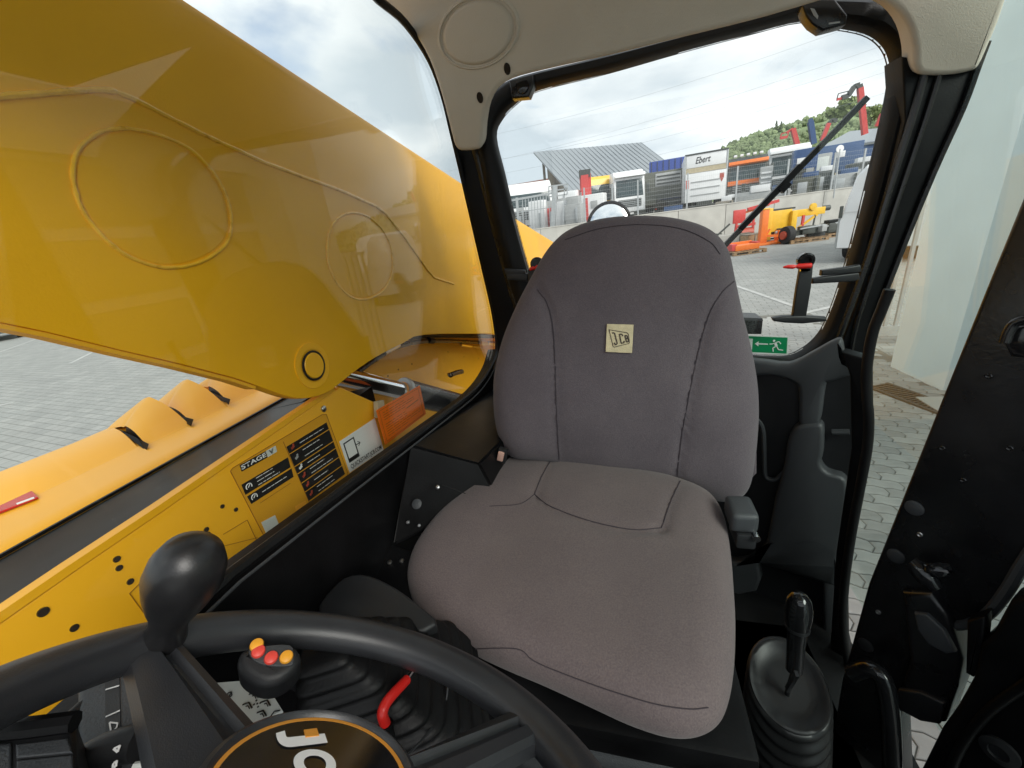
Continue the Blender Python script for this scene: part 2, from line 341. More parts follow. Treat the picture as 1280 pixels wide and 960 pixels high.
# ================================================================== SETTING
def struct(name, bm, m, parent=None, smooth=False): return obj(name, bm, m, parent, smooth=smooth, kind='structure')
def sheet(pts):
    bm = BM(); bm.faces.new([bm.verts.new(p) for p in pts]); return bm
ground = struct('ground', sheet([(-1500, -1500, 0), (1500, -1500, 0), (1500, 1500, 0), (-1500, 1500, 0)]), M['paving'])
WP = on(905, 298, PZ(0)); WD = (on(1044, 280.5, PZ(0)) - WP).normalized(); WN = Vector((WD.y, -WD.x, 0))   # wall line, WN points to the yard
def wl(t, back=0.0, z=0.0): p = WP + WD * t - WN * back; return Vector((p.x, p.y, z))
TZ = 1.3
bm = BM()
e = [wl(-24, 0.3, TZ), wl(60, 0.3, TZ), wl(60, 220, TZ), wl(-24, 220, TZ)]
plate(bm, e, (0, 0, 1), TZ + 0.2); struct('terrace', bm, M['earth'])
# ---- pavement made of interlocking pavers beside the cab
pw, ph, pz, pq, pj = 0.205, 0.102, 0.020, 0.012, 0.003
def paver_outline(ox=0, oy=0):
    j = pj
    return [(ox + j, oy + j), (ox + pw / 4, oy + pq + j), (ox + pw / 2, oy + j), (ox + pw * .75, oy + pq + j), (ox + pw - j, oy + j), (ox + pw + pz - j, oy + ph / 2),
            (ox + pw - j, oy + ph - j), (ox + pw * .75, oy + ph + pq - j), (ox + pw / 2, oy + ph - j), (ox + pw / 4, oy + ph + pq - j), (ox + j, oy + ph - j), (ox + pz + j, oy + ph / 2)]
def paver_bm(bm, M4=None):
    o = paver_outline(-pw / 2, -ph / 2); c = Vector((0.01, 0.008))
    lo = [Vector((x, y, 0.004)) for x, y in o]; mi = [Vector((x, y, 0.011)) for x, y in o]
    hi = [Vector((c.x + (x - c.x) * .955, c.y + (y - c.y) * .93, 0.014)) for x, y in o]
    if M4: lo, mi, hi = [[M4 @ p for p in L] for L in (lo, mi, hi)]
    loft(bm, [lo, mi, hi], True, False, True)
pm_bm = BM(); paver_bm(pm_bm); bmesh.ops.recalc_face_normals(pm_bm, faces=pm_bm.faces)
pav_me = bpy.data.meshes.new('paver'); pm_bm.to_mesh(pav_me); pm_bm.free(); pav_me.materials.append(M['paver'])
pave = struct('pavement', sheet([(0.75, -1.2, 0.004), (3.2, -1.2, 0.004), (3.2, 8.0, 0.004), (0.75, 8.0, 0.004)]), mat('bedding_sand', (0.17, 0.165, 0.145), 0.95, var=0.2, bump=0.4, bs=80))
spots = []
PR = Matrix.Rotation(R(-14), 3, 'Z')
for i in range(-70, 100):
    for k in range(-32, 95):
        p = PR @ Vector((k * pw + (pw / 2 if i % 2 else 0), i * ph, 0))
        if 0.9 < p.x < 3.05 and -1.0 < p.y < 7.8:
            q = MC.transposed() @ (p - Vector((0, 0, EYE)))
            big = 0
            if q.z > 0.1:
                u, v = 640 + FPX * q.x / q.z, 480 + FPX * q.y / q.z
                if 1030 < u < 1290 and 455 < v < 975 and (u - 1050) > (810 - v) * 0.02 - 10: big = 1 / q.z
            spots.append((big, p))
spots.sort(key=lambda s: -s[0])
rest = BM()
for n_, (b_, p) in enumerate(spots):
    dz = random.uniform(-.0015, .0015); T = Matrix.Translation((p.x, p.y, dz)) @ PR.to_4x4() @ Matrix.Rotation(random.uniform(-.01, .01), 4, 'Z')
    if n_ < 300:
        o = bpy.data.objects.new('paver', pav_me); col.objects.link(o); o.parent = pave; o.matrix_local = T
    else: paver_bm(rest, T)
obj('pavers', rest, M['paver'], pave, smooth=False, kind='stuff')
# parking lines on the yard
for (a, b) in (((-40, 454), (62, 418)), ((88, 454), (134, 431)), ((-20, 511), (17, 503)), ((905, 352), (1000, 385)), ((985, 396), (1040, 383))):
    bm = BM(); a, b = on(*a, PZ(.006)), on(*b, PZ(.006)); s = (b - a).normalized().cross(Vector((0, 0, 1))) * 0.05
    bm.faces.new([bm.verts.new(p) for p in (a - s, b - s, b + s, a + s)]); struct('road_marking', bm, mat('worn_white_line', (0.42, 0.42, 0.405), 0.8, var=0.2))
# ---- drain grate
g0 = on(1148, 503, PZ(0))
gr = thing('drain_grate', 'rusty slotted drain grate in the pavement at the foot of the white pier', 'drain', (g0.x, g0.y, 0))
gd = Vector((-0.35, 0.94, 0)).normalized(); gs = Vector((gd.y, -gd.x, 0))
RUST = mat('rusty_iron', (0.075, 0.07, 0.062), 0.8, var=0.3, vs=30)
bm = BM()
for s in (-1, 1): bar(bm, Vector((g0.x, g0.y, .022)) + gs * .11 * s - gd * .42, Vector((g0.x, g0.y, .022)) + gs * .11 * s + gd * .42, .03, .02)
obj('frame', bm, RUST, gr, smooth=False)
for k in range(22):
    bm = BM(); c = Vector((g0.x, g0.y, .022)) + gd * (-.40 + k * .0381); bar(bm, c - gs * .10, c + gs * .10, .02, .014); obj('bar', bm, RUST, gr, smooth=False)
# ---- white building on the right: pier, sectional door, wall
wb = thing('white_building', 'white rendered building with a broad pier right of the cab door', 'building', (3.6, 4.0, 0))
bm = BM(); box(bm, (3.40, 4.93, 3.2), (0.74, 0.72, 6.4), Matrix.Rotation(R(6), 3, 'Z'), .02); obj('pier', bm, M['wall_white'], wb)
bm = BM(); box(bm, (3.75, 1.0, 3.3), (0.5, 7.2, .5)); box(bm, (3.75, -3.2, 1.78), (.5, 1.2, 3.54)); obj('wall', bm, M['wall_white'], wb, smooth=False)
bm = BM(); box(bm, (3.2, 2.15, .03), (.9, 4.4, .012)); obj('apron', bm, M['concrete'], wb, smooth=False)
dr = obj('sectional_door', box(BM(), (3.62, 1.0, 1.53), (.04, 7.2, 3.04)), M['white'], wb, smooth=False)
for i in range(6):
    for k in range(5):
        bm = BM(); box(bm, (3.605, -2.6 + i * 1.2 + .6, .03 + k * .605 + .3), (.03, 1.08, .50), None, .03, 2); obj('door_panel', bm, M['door_panel'], dr)
# ---- grey yard gate by the pier
gt = thing('yard_gate', 'grey barred gate behind the left edge of the white pier', 'gate', (2.8, 6.0, 0))
bm = BM(); gx = at(1084, 430, 'Y', 6.0).x
obj('rail', bar(bm, (gx, 6.0, 1.95), (gx + 1.3, 6.0, 1.95), .06, .05), M['grey_paint'], gt, smooth=False); obj('rail', bar(BM(), (gx, 6.0, .22), (gx + 1.3, 6.0, .22), .06, .12), M['grey_paint'], gt, smooth=False)
for k in range(12):
    bm = BM(); x = gx + .04 + k * .11; yv = 6.0; bar(bm, (x, yv, .2), (x, yv, 1.95), .035, .035); obj('bar', bm, M['grey_paint'], gt, smooth=False)
# ---- retaining wall
rw = thing('retaining_wall', 'long grey concrete retaining wall along the back of the yard', 'wall', tuple(wl(4)))
cap = BM()
for k in range(-9, 11):
    bm = BM(); a, b = wl(k * 2.5 + .012), wl(k * 2.5 + 2.488)
    plate(bm, [a, b, b + Vector((0, 0, 1.72)), a + Vector((0, 0, 1.72))], WN, .25, .015); obj('concrete_panel', bm, M['concrete'], rw)
a, b = wl(-22.5, -.02, 1.72), wl(27.5, -.02, 1.72)
plate(cap, [a, b, b - WN * .3, a - WN * .3], (0, 0, 1), -.06); obj('coping', cap, M['concrete'], rw, smooth=False)
# ---- mesh fence on the wall
fe = thing('mesh_fence', 'wire mesh fence on thin galvanised posts along the retaining wall', 'fence', tuple(wl(4, .12, 1.78)))
bm = BM()
t0, t1 = -13.0, 16.0
for z in [1.85 + .2 * i for i in range(9)]: bar(bm, wl(t0, .12, z), wl(t1, .12, z), .005, .006)
k = t0
while k < t1:
    bar(bm, wl(k, .12, 1.8), wl(k, .12, 3.48), .0035, .0035); k += .10
obj('wire_mesh', bm, M['galv'], fe, smooth=False, kind='stuff')
def wall_t(u, v):
    r = ray(u, v); # r.xy * s = WP + WD t
    det = r.x * -WD.y + WD.x * r.y
    s = (WP.x * -WD.y + WD.x * WP.y) / det; return ((r.x * s - WP.x) * WD.x + (r.y * s - WP.y) * WD.y)
for u, v in ((731, 250), (766, 250), (798, 245), (860, 240), (922, 230), (985, 225), (1043, 215), (1080, 210)):
    bm = BM(); t = wall_t(u, v); bar(bm, wl(t, .1, 1.78), wl(t, .1, 3.5), .07, .07); obj('post', bm, M['galv'], fe, smooth=False)
# ---- barred gate left, on the terrace
yg = thing('bar_gate', 'tall pale grey barred gate with a boxy head frame left of the seat back', 'gate', tuple(on(665, 290, pl((0, 24.6, 0), (0, -1, 0)))))
GY = PY(24.6)
bm = BM()
def gbar(bm, a, b, w_=.06): bar(bm, on(*a, GY), on(*b, GY), w_, w_)
for a, b, w_ in (((632, 252), (697, 240), .1), ((640, 306), (700, 296), .1), ((632, 268), (696, 258), .05)): bm = BM(); gbar(bm, a, b, w_); obj('rail', bm, M['galv'], yg, smooth=False)
for (a, b, w_) in (((694, 232), (690, 306), .26), ((646, 247), (650, 310), .12), ((706, 232), (703, 300), .06)):
    bm = BM(); gbar(bm, a, b, w_); obj('post', bm, M['galv'], yg, smooth=False)
for k in range(11):
    bm = BM(); u = 653 + k * 3.7; gbar(bm, (u, 249 - k * .7), (u + 2, 304 - k * .8), .035); obj('bar', bm, M['galv'], yg, smooth=False)
bm = BM()
for a, b in (((686, 233), (709, 230)), ((686, 246), (709, 243)), ((686, 233), (686, 246)), ((709, 230), (709, 243)), ((686, 239), (709, 236))): gbar(bm, a, b, .06)
obj('head_frame', bm, M['galv'], yg, smooth=False)
# ---- hill and wood
crest = [(780, 212), (840, 203), (885, 190), (905, 180), (925, 170), (960, 158), (1000, 147), (1040, 135), (1060, 129), (1090, 131), (1120, 140), (1180, 150), (1300, 160)]
bm = BM(); rows = []
for (u, v) in crest:
    top = at(u, v + 7, 'Y', 420.0); foot = Vector((top.x * .62, 230.0, 1.0)); rows.append([foot.lerp(top, s) + Vector((0, 0, (s * (1 - s)) * 6 * 1.0)) for s in [i / 8 for i in range(9)]] + [Vector((top.x * 1.3, 560, -5))])
loft(bm, rows, False); struct('hill', bm, M['hill'], smooth=True)
wood = BM()
for i in range(len(crest) - 1):
    ua, va = crest[i]; ub, vb = crest[i + 1]
    for q in range(int((ub - ua) * (11 if 860 < ub < 1130 else 1.5))):
        f = random.random(); s = random.random() ** .8
        u = ua + (ub - ua) * f; v = va + (vb - va) * f + 7
        top = at(u, v, 'Y', 420.0); foot = Vector((top.x * .62, 230.0, 1.0)); p = foot.lerp(top, s) + Vector((0, 0, s * (1 - s) * 6))
        h = random.uniform(1.2, 3.0) * (1.0 if s > .25 else .75)
        if noise.noise(Vector((p.x * .02, p.y * .02, 3))) < -.18 and s < .85: continue
        blob(wood, (p.x, p.y, p.z + h * .55), (h * random.uniform(.5, .75), h * .6, h * random.uniform(.6, 1.0)), 1, .55, 1.7, random.random() * 50)
struct_w = obj('woodland', wood, M['leaf'], smooth=False, kind='stuff'); tag(struct_w, 'mixed green woodland covering the hill above the lorries', 'woodland')
# two pines standing above the wood and a pale tree behind the red boom
def leafy(name, label, u, v, Y, h, wd, m, conif=False, n_=260):
    p = at(u, v, 'Y', Y); t = thing(name, label, 'tree', (p.x, p.y, p.z - h))
    bm = BM(); tube(bm, [(p.x, p.y, p.z - h), (p.x + .1, p.y, p.z - h * .5), (p.x, p.y, p.z - h * .08)], [h * .03, h * .022, h * .006], 6); obj('trunk', bm, M['bark'], t)
    bm = BM()
    for k in range(7):
        a = random.uniform(0, 6.28); z = p.z - h * random.uniform(.3, .7); r = wd * .35
        tube(bm, [(p.x, p.y, z - h * .1), (p.x + math.cos(a) * r, p.y + math.sin(a) * r, z + h * .05)], [h * .012, h * .004], 5)
    obj('limb', bm, M['bark'], t)
    bm = BM()
    for k in range(n_):
        s = random.random(); a = random.uniform(0, 6.28)
        if conif: rr = wd * .5 * (1 - s) * random.random() ** .4; z = p.z - h * .8 * (1 - s)
        else:
            q = Vector((random.gauss(0, 1), random.gauss(0, 1), random.gauss(0, 1))).normalized() * random.random() ** .45; rr = None
            c = Vector((p.x + q.x * wd * .5, p.y + q.y * wd * .5, p.z - h * .38 + q.z * h * .38))
            if noise.noise(c * (2.2 / wd)) < -.12: continue
        if rr is not None: c = Vector((p.x + rr * math.cos(a), p.y + rr * math.sin(a), z))
        sz = wd * .07
        for _ in range(2):
            d1 = Vector((random.gauss(0, 1), random.gauss(0, 1), random.gauss(0, 1))).normalized() * sz; d2 = Vector((random.gauss(0, 1), random.gauss(0, 1), random.gauss(0, 1))).normalized() * sz
            bm.faces.new([bm.verts.new(c + k_) for k_ in (-d1, d2, d1, -d2)])
    obj('crown', bm, m, t, smooth=False)
leafy('pine_tree', 'dark slim conifer above the wood, left one of the pair', 971, 151, 400, 13, 6, M['leaf'], True)
leafy('pine_tree', 'dark slim conifer above the wood, right one of the pair', 977, 152, 400, 12, 6, M['leaf'], True)
leafy('leafy_tree', 'pale green loose tree on the hill left of the tall red boom', 1058, 123, 150, 6, 9, M['leaf2'], n_=800)
leafy('leafy_tree', 'pale green airy tree right of the tall red boom', 1092, 131, 150, 5, 7, M['leaf2'], n_=420)
# ---- power lines
for (a, b, lb) in (((600, 172), (1190, -14), 'topmost'), ((560, 214), (1190, 26), 'second from the top'), ((620, 200), (1190, 44), 'middle'), ((600, 222), (1190, 62), 'second from the bottom'), ((600, 238), (1190, 90), 'lowest')):
    A, B = at(*a, 'Y', 70.0), at(*b, 'Y', 70.0); bm = BM()
    tube(bm, [A.lerp(B, i / 24) - Vector((0, 0, 1.2 * 4 * (i / 24) * (1 - i / 24))) for i in range(25)], .012, 5)
    tag(obj('power_line', bm, M['wire']), 'thin overhead power line across the sky, ' + lb + ' of five', 'power line', 'power lines across the sky')
# ---- shed with big grey sheet roof
A, B, C, D = at(667, 190, 'Y', 60), at(801, 178, 'Y', 66), at(716, 243, 'Y', 47), at(862, 224, 'Y', 52)
sh = thing('storage_shed', 'open timber shed with a large grey sheet metal roof behind the lorries', 'shed', tuple(Vector(((A.x + D.x) / 2, 55, TZ))))
n_ = (B - A).cross(C - A).normalized(); n_ = n_ if n_.z > 0 else -n_
bm = BM(); plate(bm, [A, B, D, C], n_, .22); obj('roof', bm, M['roof_metal'], sh, smooth=False)
bm = BM()
for k in range(25):
    f = k / 24; bar(bm, A.lerp(B, f) + n_ * .02, C.lerp(D, f) + n_ * .005, .10, .022, n_)
obj('roof_ribs', bm, M['roof_metal'], sh, smooth=False)
for f in (.08, .38, .68, .95):
    p = A.lerp(C, f) + Vector((.8, .4, -.3)); bm = BM(); bar(bm, (p.x, p.y, TZ), p, .3, .3); obj('post', bm, M['timber'], sh, smooth=False)
bm = BM(); p, q = A.lerp(C, .08) + Vector((1.2, .5, -.5)), A.lerp(C, .95) + Vector((1.2, .5, -.5))
plate(bm, [(p.x, p.y, TZ), (q.x, q.y, TZ), (q.x, q.y, q.z - .6), (p.x, p.y, p.z - 1.2)], (-1, -.3, 0), .1); obj('gable_wall', bm, M['timber'], sh, smooth=False)
for f in (.25, .5):
    c = p.lerp(q, f); bm = BM(); box(bm, (c.x - .12, c.y, c.z - 2.6), (.1, 1.3, 1.5)); obj('window', bm, M['card'], sh, smooth=False)
bm = BM(); r_ = B + Vector((-1, -1, -.4)); s_ = D + Vector((-1, 0, -.4)); plate(bm, [(p.x, p.y + 3, TZ), (r_.x, r_.y, TZ), (r_.x, r_.y, r_.z - .4), (p.x, p.y + 3, p.z - .6)], (0, -1, 0), .1); obj('back_wall', bm, M['timber'], sh, smooth=False)
# ---- low house with brown roof at far left
A, B = at(622, 234, 'Y', 75), at(690, 222, 'Y', 78)
ho = thing('brown_roofed_house', 'low house with a red brown roof behind the white lorry at left', 'house', (A.x + 6, 76, TZ))
bm = BM(); loft(bm, [[A + Vector((0, -3, -2.4)), A, A + Vector((0, 5, -2.4))], [B + Vector((0, -3, -2.4)), B, B + Vector((0, 5, -2.4))]], False); r = obj('roof', bm, M['brick_roof'], ho, smooth=False)
bm = BM(); hexa(bm, [A + Vector((.3, -2.4, -2.5)), B + Vector((-.3, -2.4, -2.5)), B + Vector((-.3, 4.4, -2.5)), A + Vector((.3, 4.4, -2.5)), (A.x + .3, A.y - 2.4, TZ), (B.x - .3, B.y - 2.4, TZ), (B.x - .3, B.y + 4.4, TZ), (A.x + .3, A.y + 4.4, TZ)]); obj('wall', bm, M['beige'], ho, smooth=False)
# ---- warehouse at right
A, B, C, D = at(1022, 186, 'Y', 62), at(1062, 164, 'Y', 74), at(1190, 150, 'Y', 74), at(1160, 168, 'Y', 62)
wa = thing('grey_warehouse', 'grey low pitched warehouse with a blue gate behind the lorries at right', 'warehouse', (A.x + 8, 66, TZ))
bm = BM(); plate(bm, [A, D, C, B], (0, -.3, 1), .25); obj('roof', bm, M['roof_metal'], wa, smooth=False)
bm = BM(); a, d = A + Vector((.3, .5, -.3)), D + Vector((-.3, .5, -.3)); plate(bm, [(a.x, a.y, TZ), (d.x, d.y, TZ), d, a], (0, -1, 0), .2); obj('wall', bm, M['beige'], wa, smooth=False)
a, d = on(1064, 180, PY(62.3)), on(1094, 176, PY(62.3)); bm = BM(); plate(bm, [(a.x, 62.3, TZ), (d.x, 62.3, TZ), (d.x, 62.3, d.z), (a.x, 62.3, a.z)], (0, -1, 0), .1); obj('blue_gate', bm, M['tr_blue'], wa, smooth=False)
# ================================================================== LORRIES ON THE TERRACE
def wheel(parent, c, r, wd, axis=(1, 0, 0)):
    t = obj('wheel', lathe(BM(), c, axis, [(r * .5, -wd * .5), (r * .92, -wd * .5), (r, -wd * .35), (r, wd * .35), (r * .92, wd * .5), (r * .5, wd * .5)], 20), M['tyre'], parent)
    obj('rim', lathe(BM(), c, axis, [(r * .55, -wd * .42), (r * .5, -wd * .3), (r * .2, -wd * .36), (r * .2, wd * .36), (r * .5, wd * .3), (r * .55, wd * .42)], 14), M['grey_paint'], t)
def turn(o, rz, loc): o.rotation_euler = (0, 0, rz); o.location = loc
def lorry(label, u, v, Y, W=2.45, Hh=3.6, paint='tr_white', body=None, body_h=0.3, rz=0.0, grp='lorries parked on the terrace', visor=False, band=None, low='tr_dark', L=6.0, roof_lights=False):
    p = at(u, v, 'Y', Y)
    t = thing('lorry', label, 'lorry', (0, 0, 0), grp); h = Hh
    prof = [(-.02, .42), (-.06, .9), (-.05, 1.5), (0, 1.75), (.16, h - .62), (.32, h - .25), (.7, h - .02), (2.0, h), (2.1, h - .1), (2.1, .7)]
    bm = BM(); xs = [(-W / 2, .94), (-W / 2 + .05, 1), (W / 2 - .05, 1), (W / 2, .94)]
    loft(bm, [[Vector((x, 1.05 + (y - 1.05) * k, .42 + (z - .42) * (k * .5 + .5))) for y, z in prof] for x, k in xs], True, True, True); obj('cab', bm, M[paint], t, angle=30)
    bm = BM(); plate(bm, [(-W / 2 + .14, -.03, 1.78), (W / 2 - .14, -.03, 1.78), (W / 2 - .2, .13, h - .68), (-W / 2 + .2, .13, h - .68)], (0, -1, .15), .05, .01); obj('windscreen', bm, M['pane'], t)
    for s in (-1, 1):
        bm = BM(); plate(bm, [(s * (W / 2 + .012), .35, 1.8), (s * (W / 2 + .012), 1.3, 1.8), (s * (W / 2 + .012), 1.3, h - .75), (s * (W / 2 + .012), .5, h - .75)], (s, 0, 0), .04); obj('side_window', bm, M['pane'], t, smooth=False)
        bm = BM(); box(bm, (s * (W / 2 + .22), -.02, 2.2), (.2, .12, .75), None, .04); bar(bm, (s * W / 2, .2, 2.5), (s * (W / 2 + .2), 0, 2.45), .04, .04); obj('mirror', bm, M['tr_dark'], t)
        bm = BM(); box(bm, (s * (W / 2 - .32), -.08, .82), (.46, .08, .24), None, .04); obj('headlight', bm, M['lamp'], t)
        wheel(t, (s * (W / 2 - .18), 1.3, .5), .5, .3); wheel(t, (s * (W / 2 - .18), L - 1.2, .5), .5, .3)
    gb = obj('grille', box(BM(), (0, -.07, 1.3), (W * .74, .06, .56), None, .03), M['tr_dark'], t)
    bm = BM()
    for k in range(4): box(bm, (0, -.11, 1.12 + k * .13), (W * .7, .03, .035))
    obj('grille_bar', bm, M['galv'], gb, smooth=False)
    obj('bumper', box(BM(), (0, -.02, .52), (W * .99, .24, .36), None, .06), M[low], t)
    obj('number_plate', box(BM(), (0, -.16, .55), (.52, .02, .12)), M['white'], t, smooth=False)
    if visor: obj('sun_visor', box(BM(), (0, -.08, h - .42), (W * .97, .3, .22), Matrix.Rotation(R(-18), 3, 'X'), .03), M[visor if isinstance(visor, str) else paint], t)
    if band: obj('colour_band', box(BM(), (0, -.09, 1.63), (W * .97, .07, .30), None, .02), M[band], t)
    if roof_lights:
        bm = BM()
        for k in range(5): box(bm, (-.8 + k * .4, .5, h + .1), (.22, .18, .16), None, .05)
        obj('roof_light', bm, M['lamp'], t)
    if body:
        bm = BM(); box(bm, (0, 2.3 + (L - 2.2) / 2, 1.05 + (h + body_h - 1.05) / 2), (W, L - 2.2, h + body_h - 1.05), None, .03); obj('cargo_body', bm, M[body], t)
    obj('chassis_frame', box(BM(), (0, L / 2 + .6, .85), (.9, L - .4, .26)), M['tr_dark'], t, smooth=False)
    turn(t, rz, (p.x, Y, TZ)); return t
lorry('white lorry behind the barred gate, cropped by the left cab pillar', 662, 250, 27.0, 2.9, 3.2, 'tr_white', None, rz=R(16))
lorry('yellow lorry cab beside the upright red crane column', 754, 240, 37.0, 2.3, 3.7, 'tr_yel', None, rz=R(24))
lorry('white high-roofed tractor lorry facing the yard left of the dark container', 787, 240, 35.5, 2.35, 3.65, 'tr_white', None, rz=R(10), visor=True)
lorry('orange lorry with roof lights right of the white box lorry', 934, 220, 35.0, 2.5, 3.3, 'tr_dark', 'tr_dark', -.2, rz=R(-10), visor='tr_orange', band='tr_orange', low='tr_dark', roof_lights=True)
lorry('white lorry with black roof panel right of the orange lorry', 985, 215, 36.5, 2.5, 3.7, 'tr_white', 'tr_dark', -.6, rz=R(-12), visor=True, low='grey_paint')
lorry('dark blue lorry behind the wiper blade', 1018, 205, 41.0, 2.6, 3.4, 'tr_blue', 'tr_dark', -.4, rz=R(-14), low='tr_dark')
# dark military box truck, seen from its side
t = thing('box_truck', 'olive dark equipment box truck between the white tractor and the box lorry', 'truck', (0, 0, 0))
obj('body', box(BM(), (0, 0, 2.3), (3.9, 2.3, 2.0), None, .04), M['tr_olive'], t)
obj('side_hatch', box(BM(), (.35, -1.17, 2.7), (1.9, .06, .9), None, .02), M['grey_paint'], t); 
for k in range(3): obj('slat', box(BM(), (.35, -1.22, 2.42 + k * .26), (1.7, .04, .09)), M['tr_dark'], t, smooth=False)
obj('skirt', box(BM(), (0, .1, .95), (4.0, 2.1, .62), None, .04), M['tr_dark'], t)
obj('locker', box(BM(), (-1.1, -1.18, 1.2), (1.1, .12, .55), None, .03), M['tr_olive'], t)
for x in (-1.2, 0.1, 1.4): wheel(t, (x, -.9, .52), .52, .35, (0, 1, 0)); 
turn(t, R(3), (at(827, 240, 'Y', 37.5).x, 38.0, TZ))
# blue tarpaulin trailer
t = thing('tarpaulin_trailer', 'blue tarpaulin trailer behind the olive box truck', 'trailer', (0, 0, 0))
bd = obj('tarpaulin', box(BM(), (0, 0, 3.0), (3.4, 8, 3.3), None, .06), M['tarp_blue'], t)
for k in range(7): obj('strap', box(BM(), (-1.5 + k * .5, -4.02, 3.0), (.05, .04, 3.2)), M['tr_dark'], bd, smooth=False)
obj('chassis_frame', box(BM(), (0, 0, 1.1), (3.0, 8, .4)), M['tr_dark'], t, smooth=False)
for x in (-1.1, 1.1): wheel(t, (x, -2.5, .5), .5, .35)
turn(t, R(-6), (at(842, 240, 'Y', 43).x, 47.0, TZ - .05))
# white box lorry seen from the rear, with lettering
t = thing('box_lorry', 'white box lorry seen from the rear with tail lift and Ebert lettering', 'lorry', (0, 0, 0), 'lorries parked on the terrace')
W_, H_ = 2.5, 3.75
obj('box_body', box(BM(), (0, 3.6, .95 + (H_ - .95) / 2), (W_, 7.0, H_ - .95), None, .02), M['tr_white'], t)
for s in (-1, 1): obj('corner_post', box(BM(), (s * (W_ / 2 - .04), .07, .95 + (H_ - .95) / 2), (.09, .1, H_ - .95), None, .01), M['galv'], t)
obj('head_panel', box(BM(), (0, .08, 3.3), (W_ - .2, .08, .72), None, .015), M['tr_white'], t)
obj('top_rail', box(BM(), (0, .06, 3.72), (W_, .12, .07)), M['tr_dark'], t, smooth=False)
obj('beige_band', box(BM(), (0, .07, 2.78), (W_ - .1, .08, .28)), M['beige'], t, smooth=False)
tl = obj('tail_lift', box(BM(), (0, -.02, 1.75), (W_ - .12, .1, 1.7), None, .03), M['tr_white'], t)
obj('panel_ridge', box(box(box(BM(), (0, -.09, 1.3), (1.7, .04, .05)), (0, -.09, 1.7), (1.7, .04, .05)), (0, -.09, 2.1), (1.7, .04, .05)), M['grey_paint'], tl, smooth=False)
bm = BM(); plate(bm, [(.82, -.085, 2.4), (1.06, -.085, 2.4), (1.06, -.085, 2.15), (.94, -.085, 1.9), (.82, -.085, 2.15)], (0, -1, 0), .015); obj('crest', bm, M['rust'], tl, smooth=False)
bm = text_bm('Ebert', Vector((-.62, .034, 3.15)), Vector((.22, .034, 3.18)), Vector((-.54, .034, 3.52)), (0, 0, 0), bold=.015); obj('lettering', bm, M['black'], t, smooth=False)
for s in (-1, 1):
    obj('tail_light', box(BM(), (s * .98, .1, .98), (.4, .08, .14), None, .02), M['tail'], t)
    wheel(t, (s * .95, 1.6, .5), .5, .5)
bm = BM(); box(bm, (-1.06, -.085, 2.0), (.16, .02, .5)); obj('hazard_board', bm, M['tail'], tl, smooth=False)
obj('underrun_bar', box(BM(), (0, .3, .62), (2.3, .12, .14)), M['tr_dark'], t, smooth=False); obj('chassis_frame', box(BM(), (0, 3.2, .8), (.9, 6.5, .26)), M['tr_dark'], t, smooth=False)
turn(t, R(-6), (at(881, 240, 'Y', 31).x, 31.0, TZ - .15))
# stacked blue and grey machines right of the wiper
def block_machine(name, label, cat, u, Y, z0, size, m, extra=()):
    t = thing(name, label, cat, (0, 0, 0))
    obj('body', box(BM(), (0, 0, size[2] / 2), size, None, .05), M[m], t)
    for nm, c, s, mm in extra: obj(nm, box(BM(), c, s, None, .02), M[mm], t)
    turn(t, R(-12), (at(u, 210, 'Y', Y).x, Y, z0)); return t
block_machine('equipment_container', 'deep blue equipment container on the terrace right of the wiper blade', 'container', 1040, 40, TZ + 1.5, (3.0, 2.4, 1.9), 'tr_blue',
    (('door', (-.7, -1.22, .95), (1.2, .06, 1.6), 'tr_blue'), ('door', (.7, -1.22, .95), (1.2, .06, 1.6), 'tr_blue'), ('sign', (.2, -1.27, 1.2), (.5, .03, .4), 'white'), ('bar', (0, -1.28, .95), (.05, .05, 1.6), 'galv')))
block_machine('slatted_container', 'pale grey slatted crate upright beside the orange lorry', 'crate', 958, 34.5, TZ + .2, (.75, .8, 2.2), 'grey_paint', tuple(('slat', (0, -.42, .3 + k * .3), (.6, .05, .12), 'white') for k in range(6)))
block_machine('flatbed_trailer', 'dark flatbed trailer below the blue machines on the terrace', 'trailer', 1040, 33, TZ + .55, (7.5, 2.2, .5), 'tr_dark',
    (('wheel', (-2.5, -1.0, -.25), (.8, .3, .8), 'tyre'), ('wheel', (-.5, -1.0, -.25), (.8, .3, .8), 'tyre'), ('wheel', (2.5, -1.0, -.25), (.8, .3, .8), 'tyre'), ('rail', (0, -1.13, .1), (7.4, .06, .08), 'white')))
block_machine('control_cabinet', 'dark blue cabinet with white labels just right of the wiper', 'cabinet', 1004, 33, TZ + .4, (1.3, 1.0, 2.6), 'tr_blue', (('label_plate', (-.2, -.52, 1.9), (.5, .04, .4), 'white'), ('label_plate', (.3, -.52, 1.2), (.4, .04, .5), 'grey_paint'), ('door', (0, -.51, .8), (1.1, .03, 1.3), 'tr_dark')))
block_machine('grey_container', 'grey green container on the terrace left of the round-headed post', 'container', 1024, 35.5, TZ + .3, (1.1, 1.0, 2.4), 'grey_paint', (('door', (0, -.52, 1.2), (.8, .04, 2.0), 'card'), ('handle', (.3, -.56, 1.2), (.06, .06, .4), 'tr_dark')))
block_machine('white_generator', 'small white and grey machine at the foot of the orange lorry', 'machine', 944, 27, TZ, (1.6, 1.0, .9), 'grey_paint', (('hood', (.3, -.1, 1.0), (.9, .9, .35), 'tr_white'), ('pipe', (-.5, -.3, 1.1), (.2, .2, .5), 'tr_dark')))
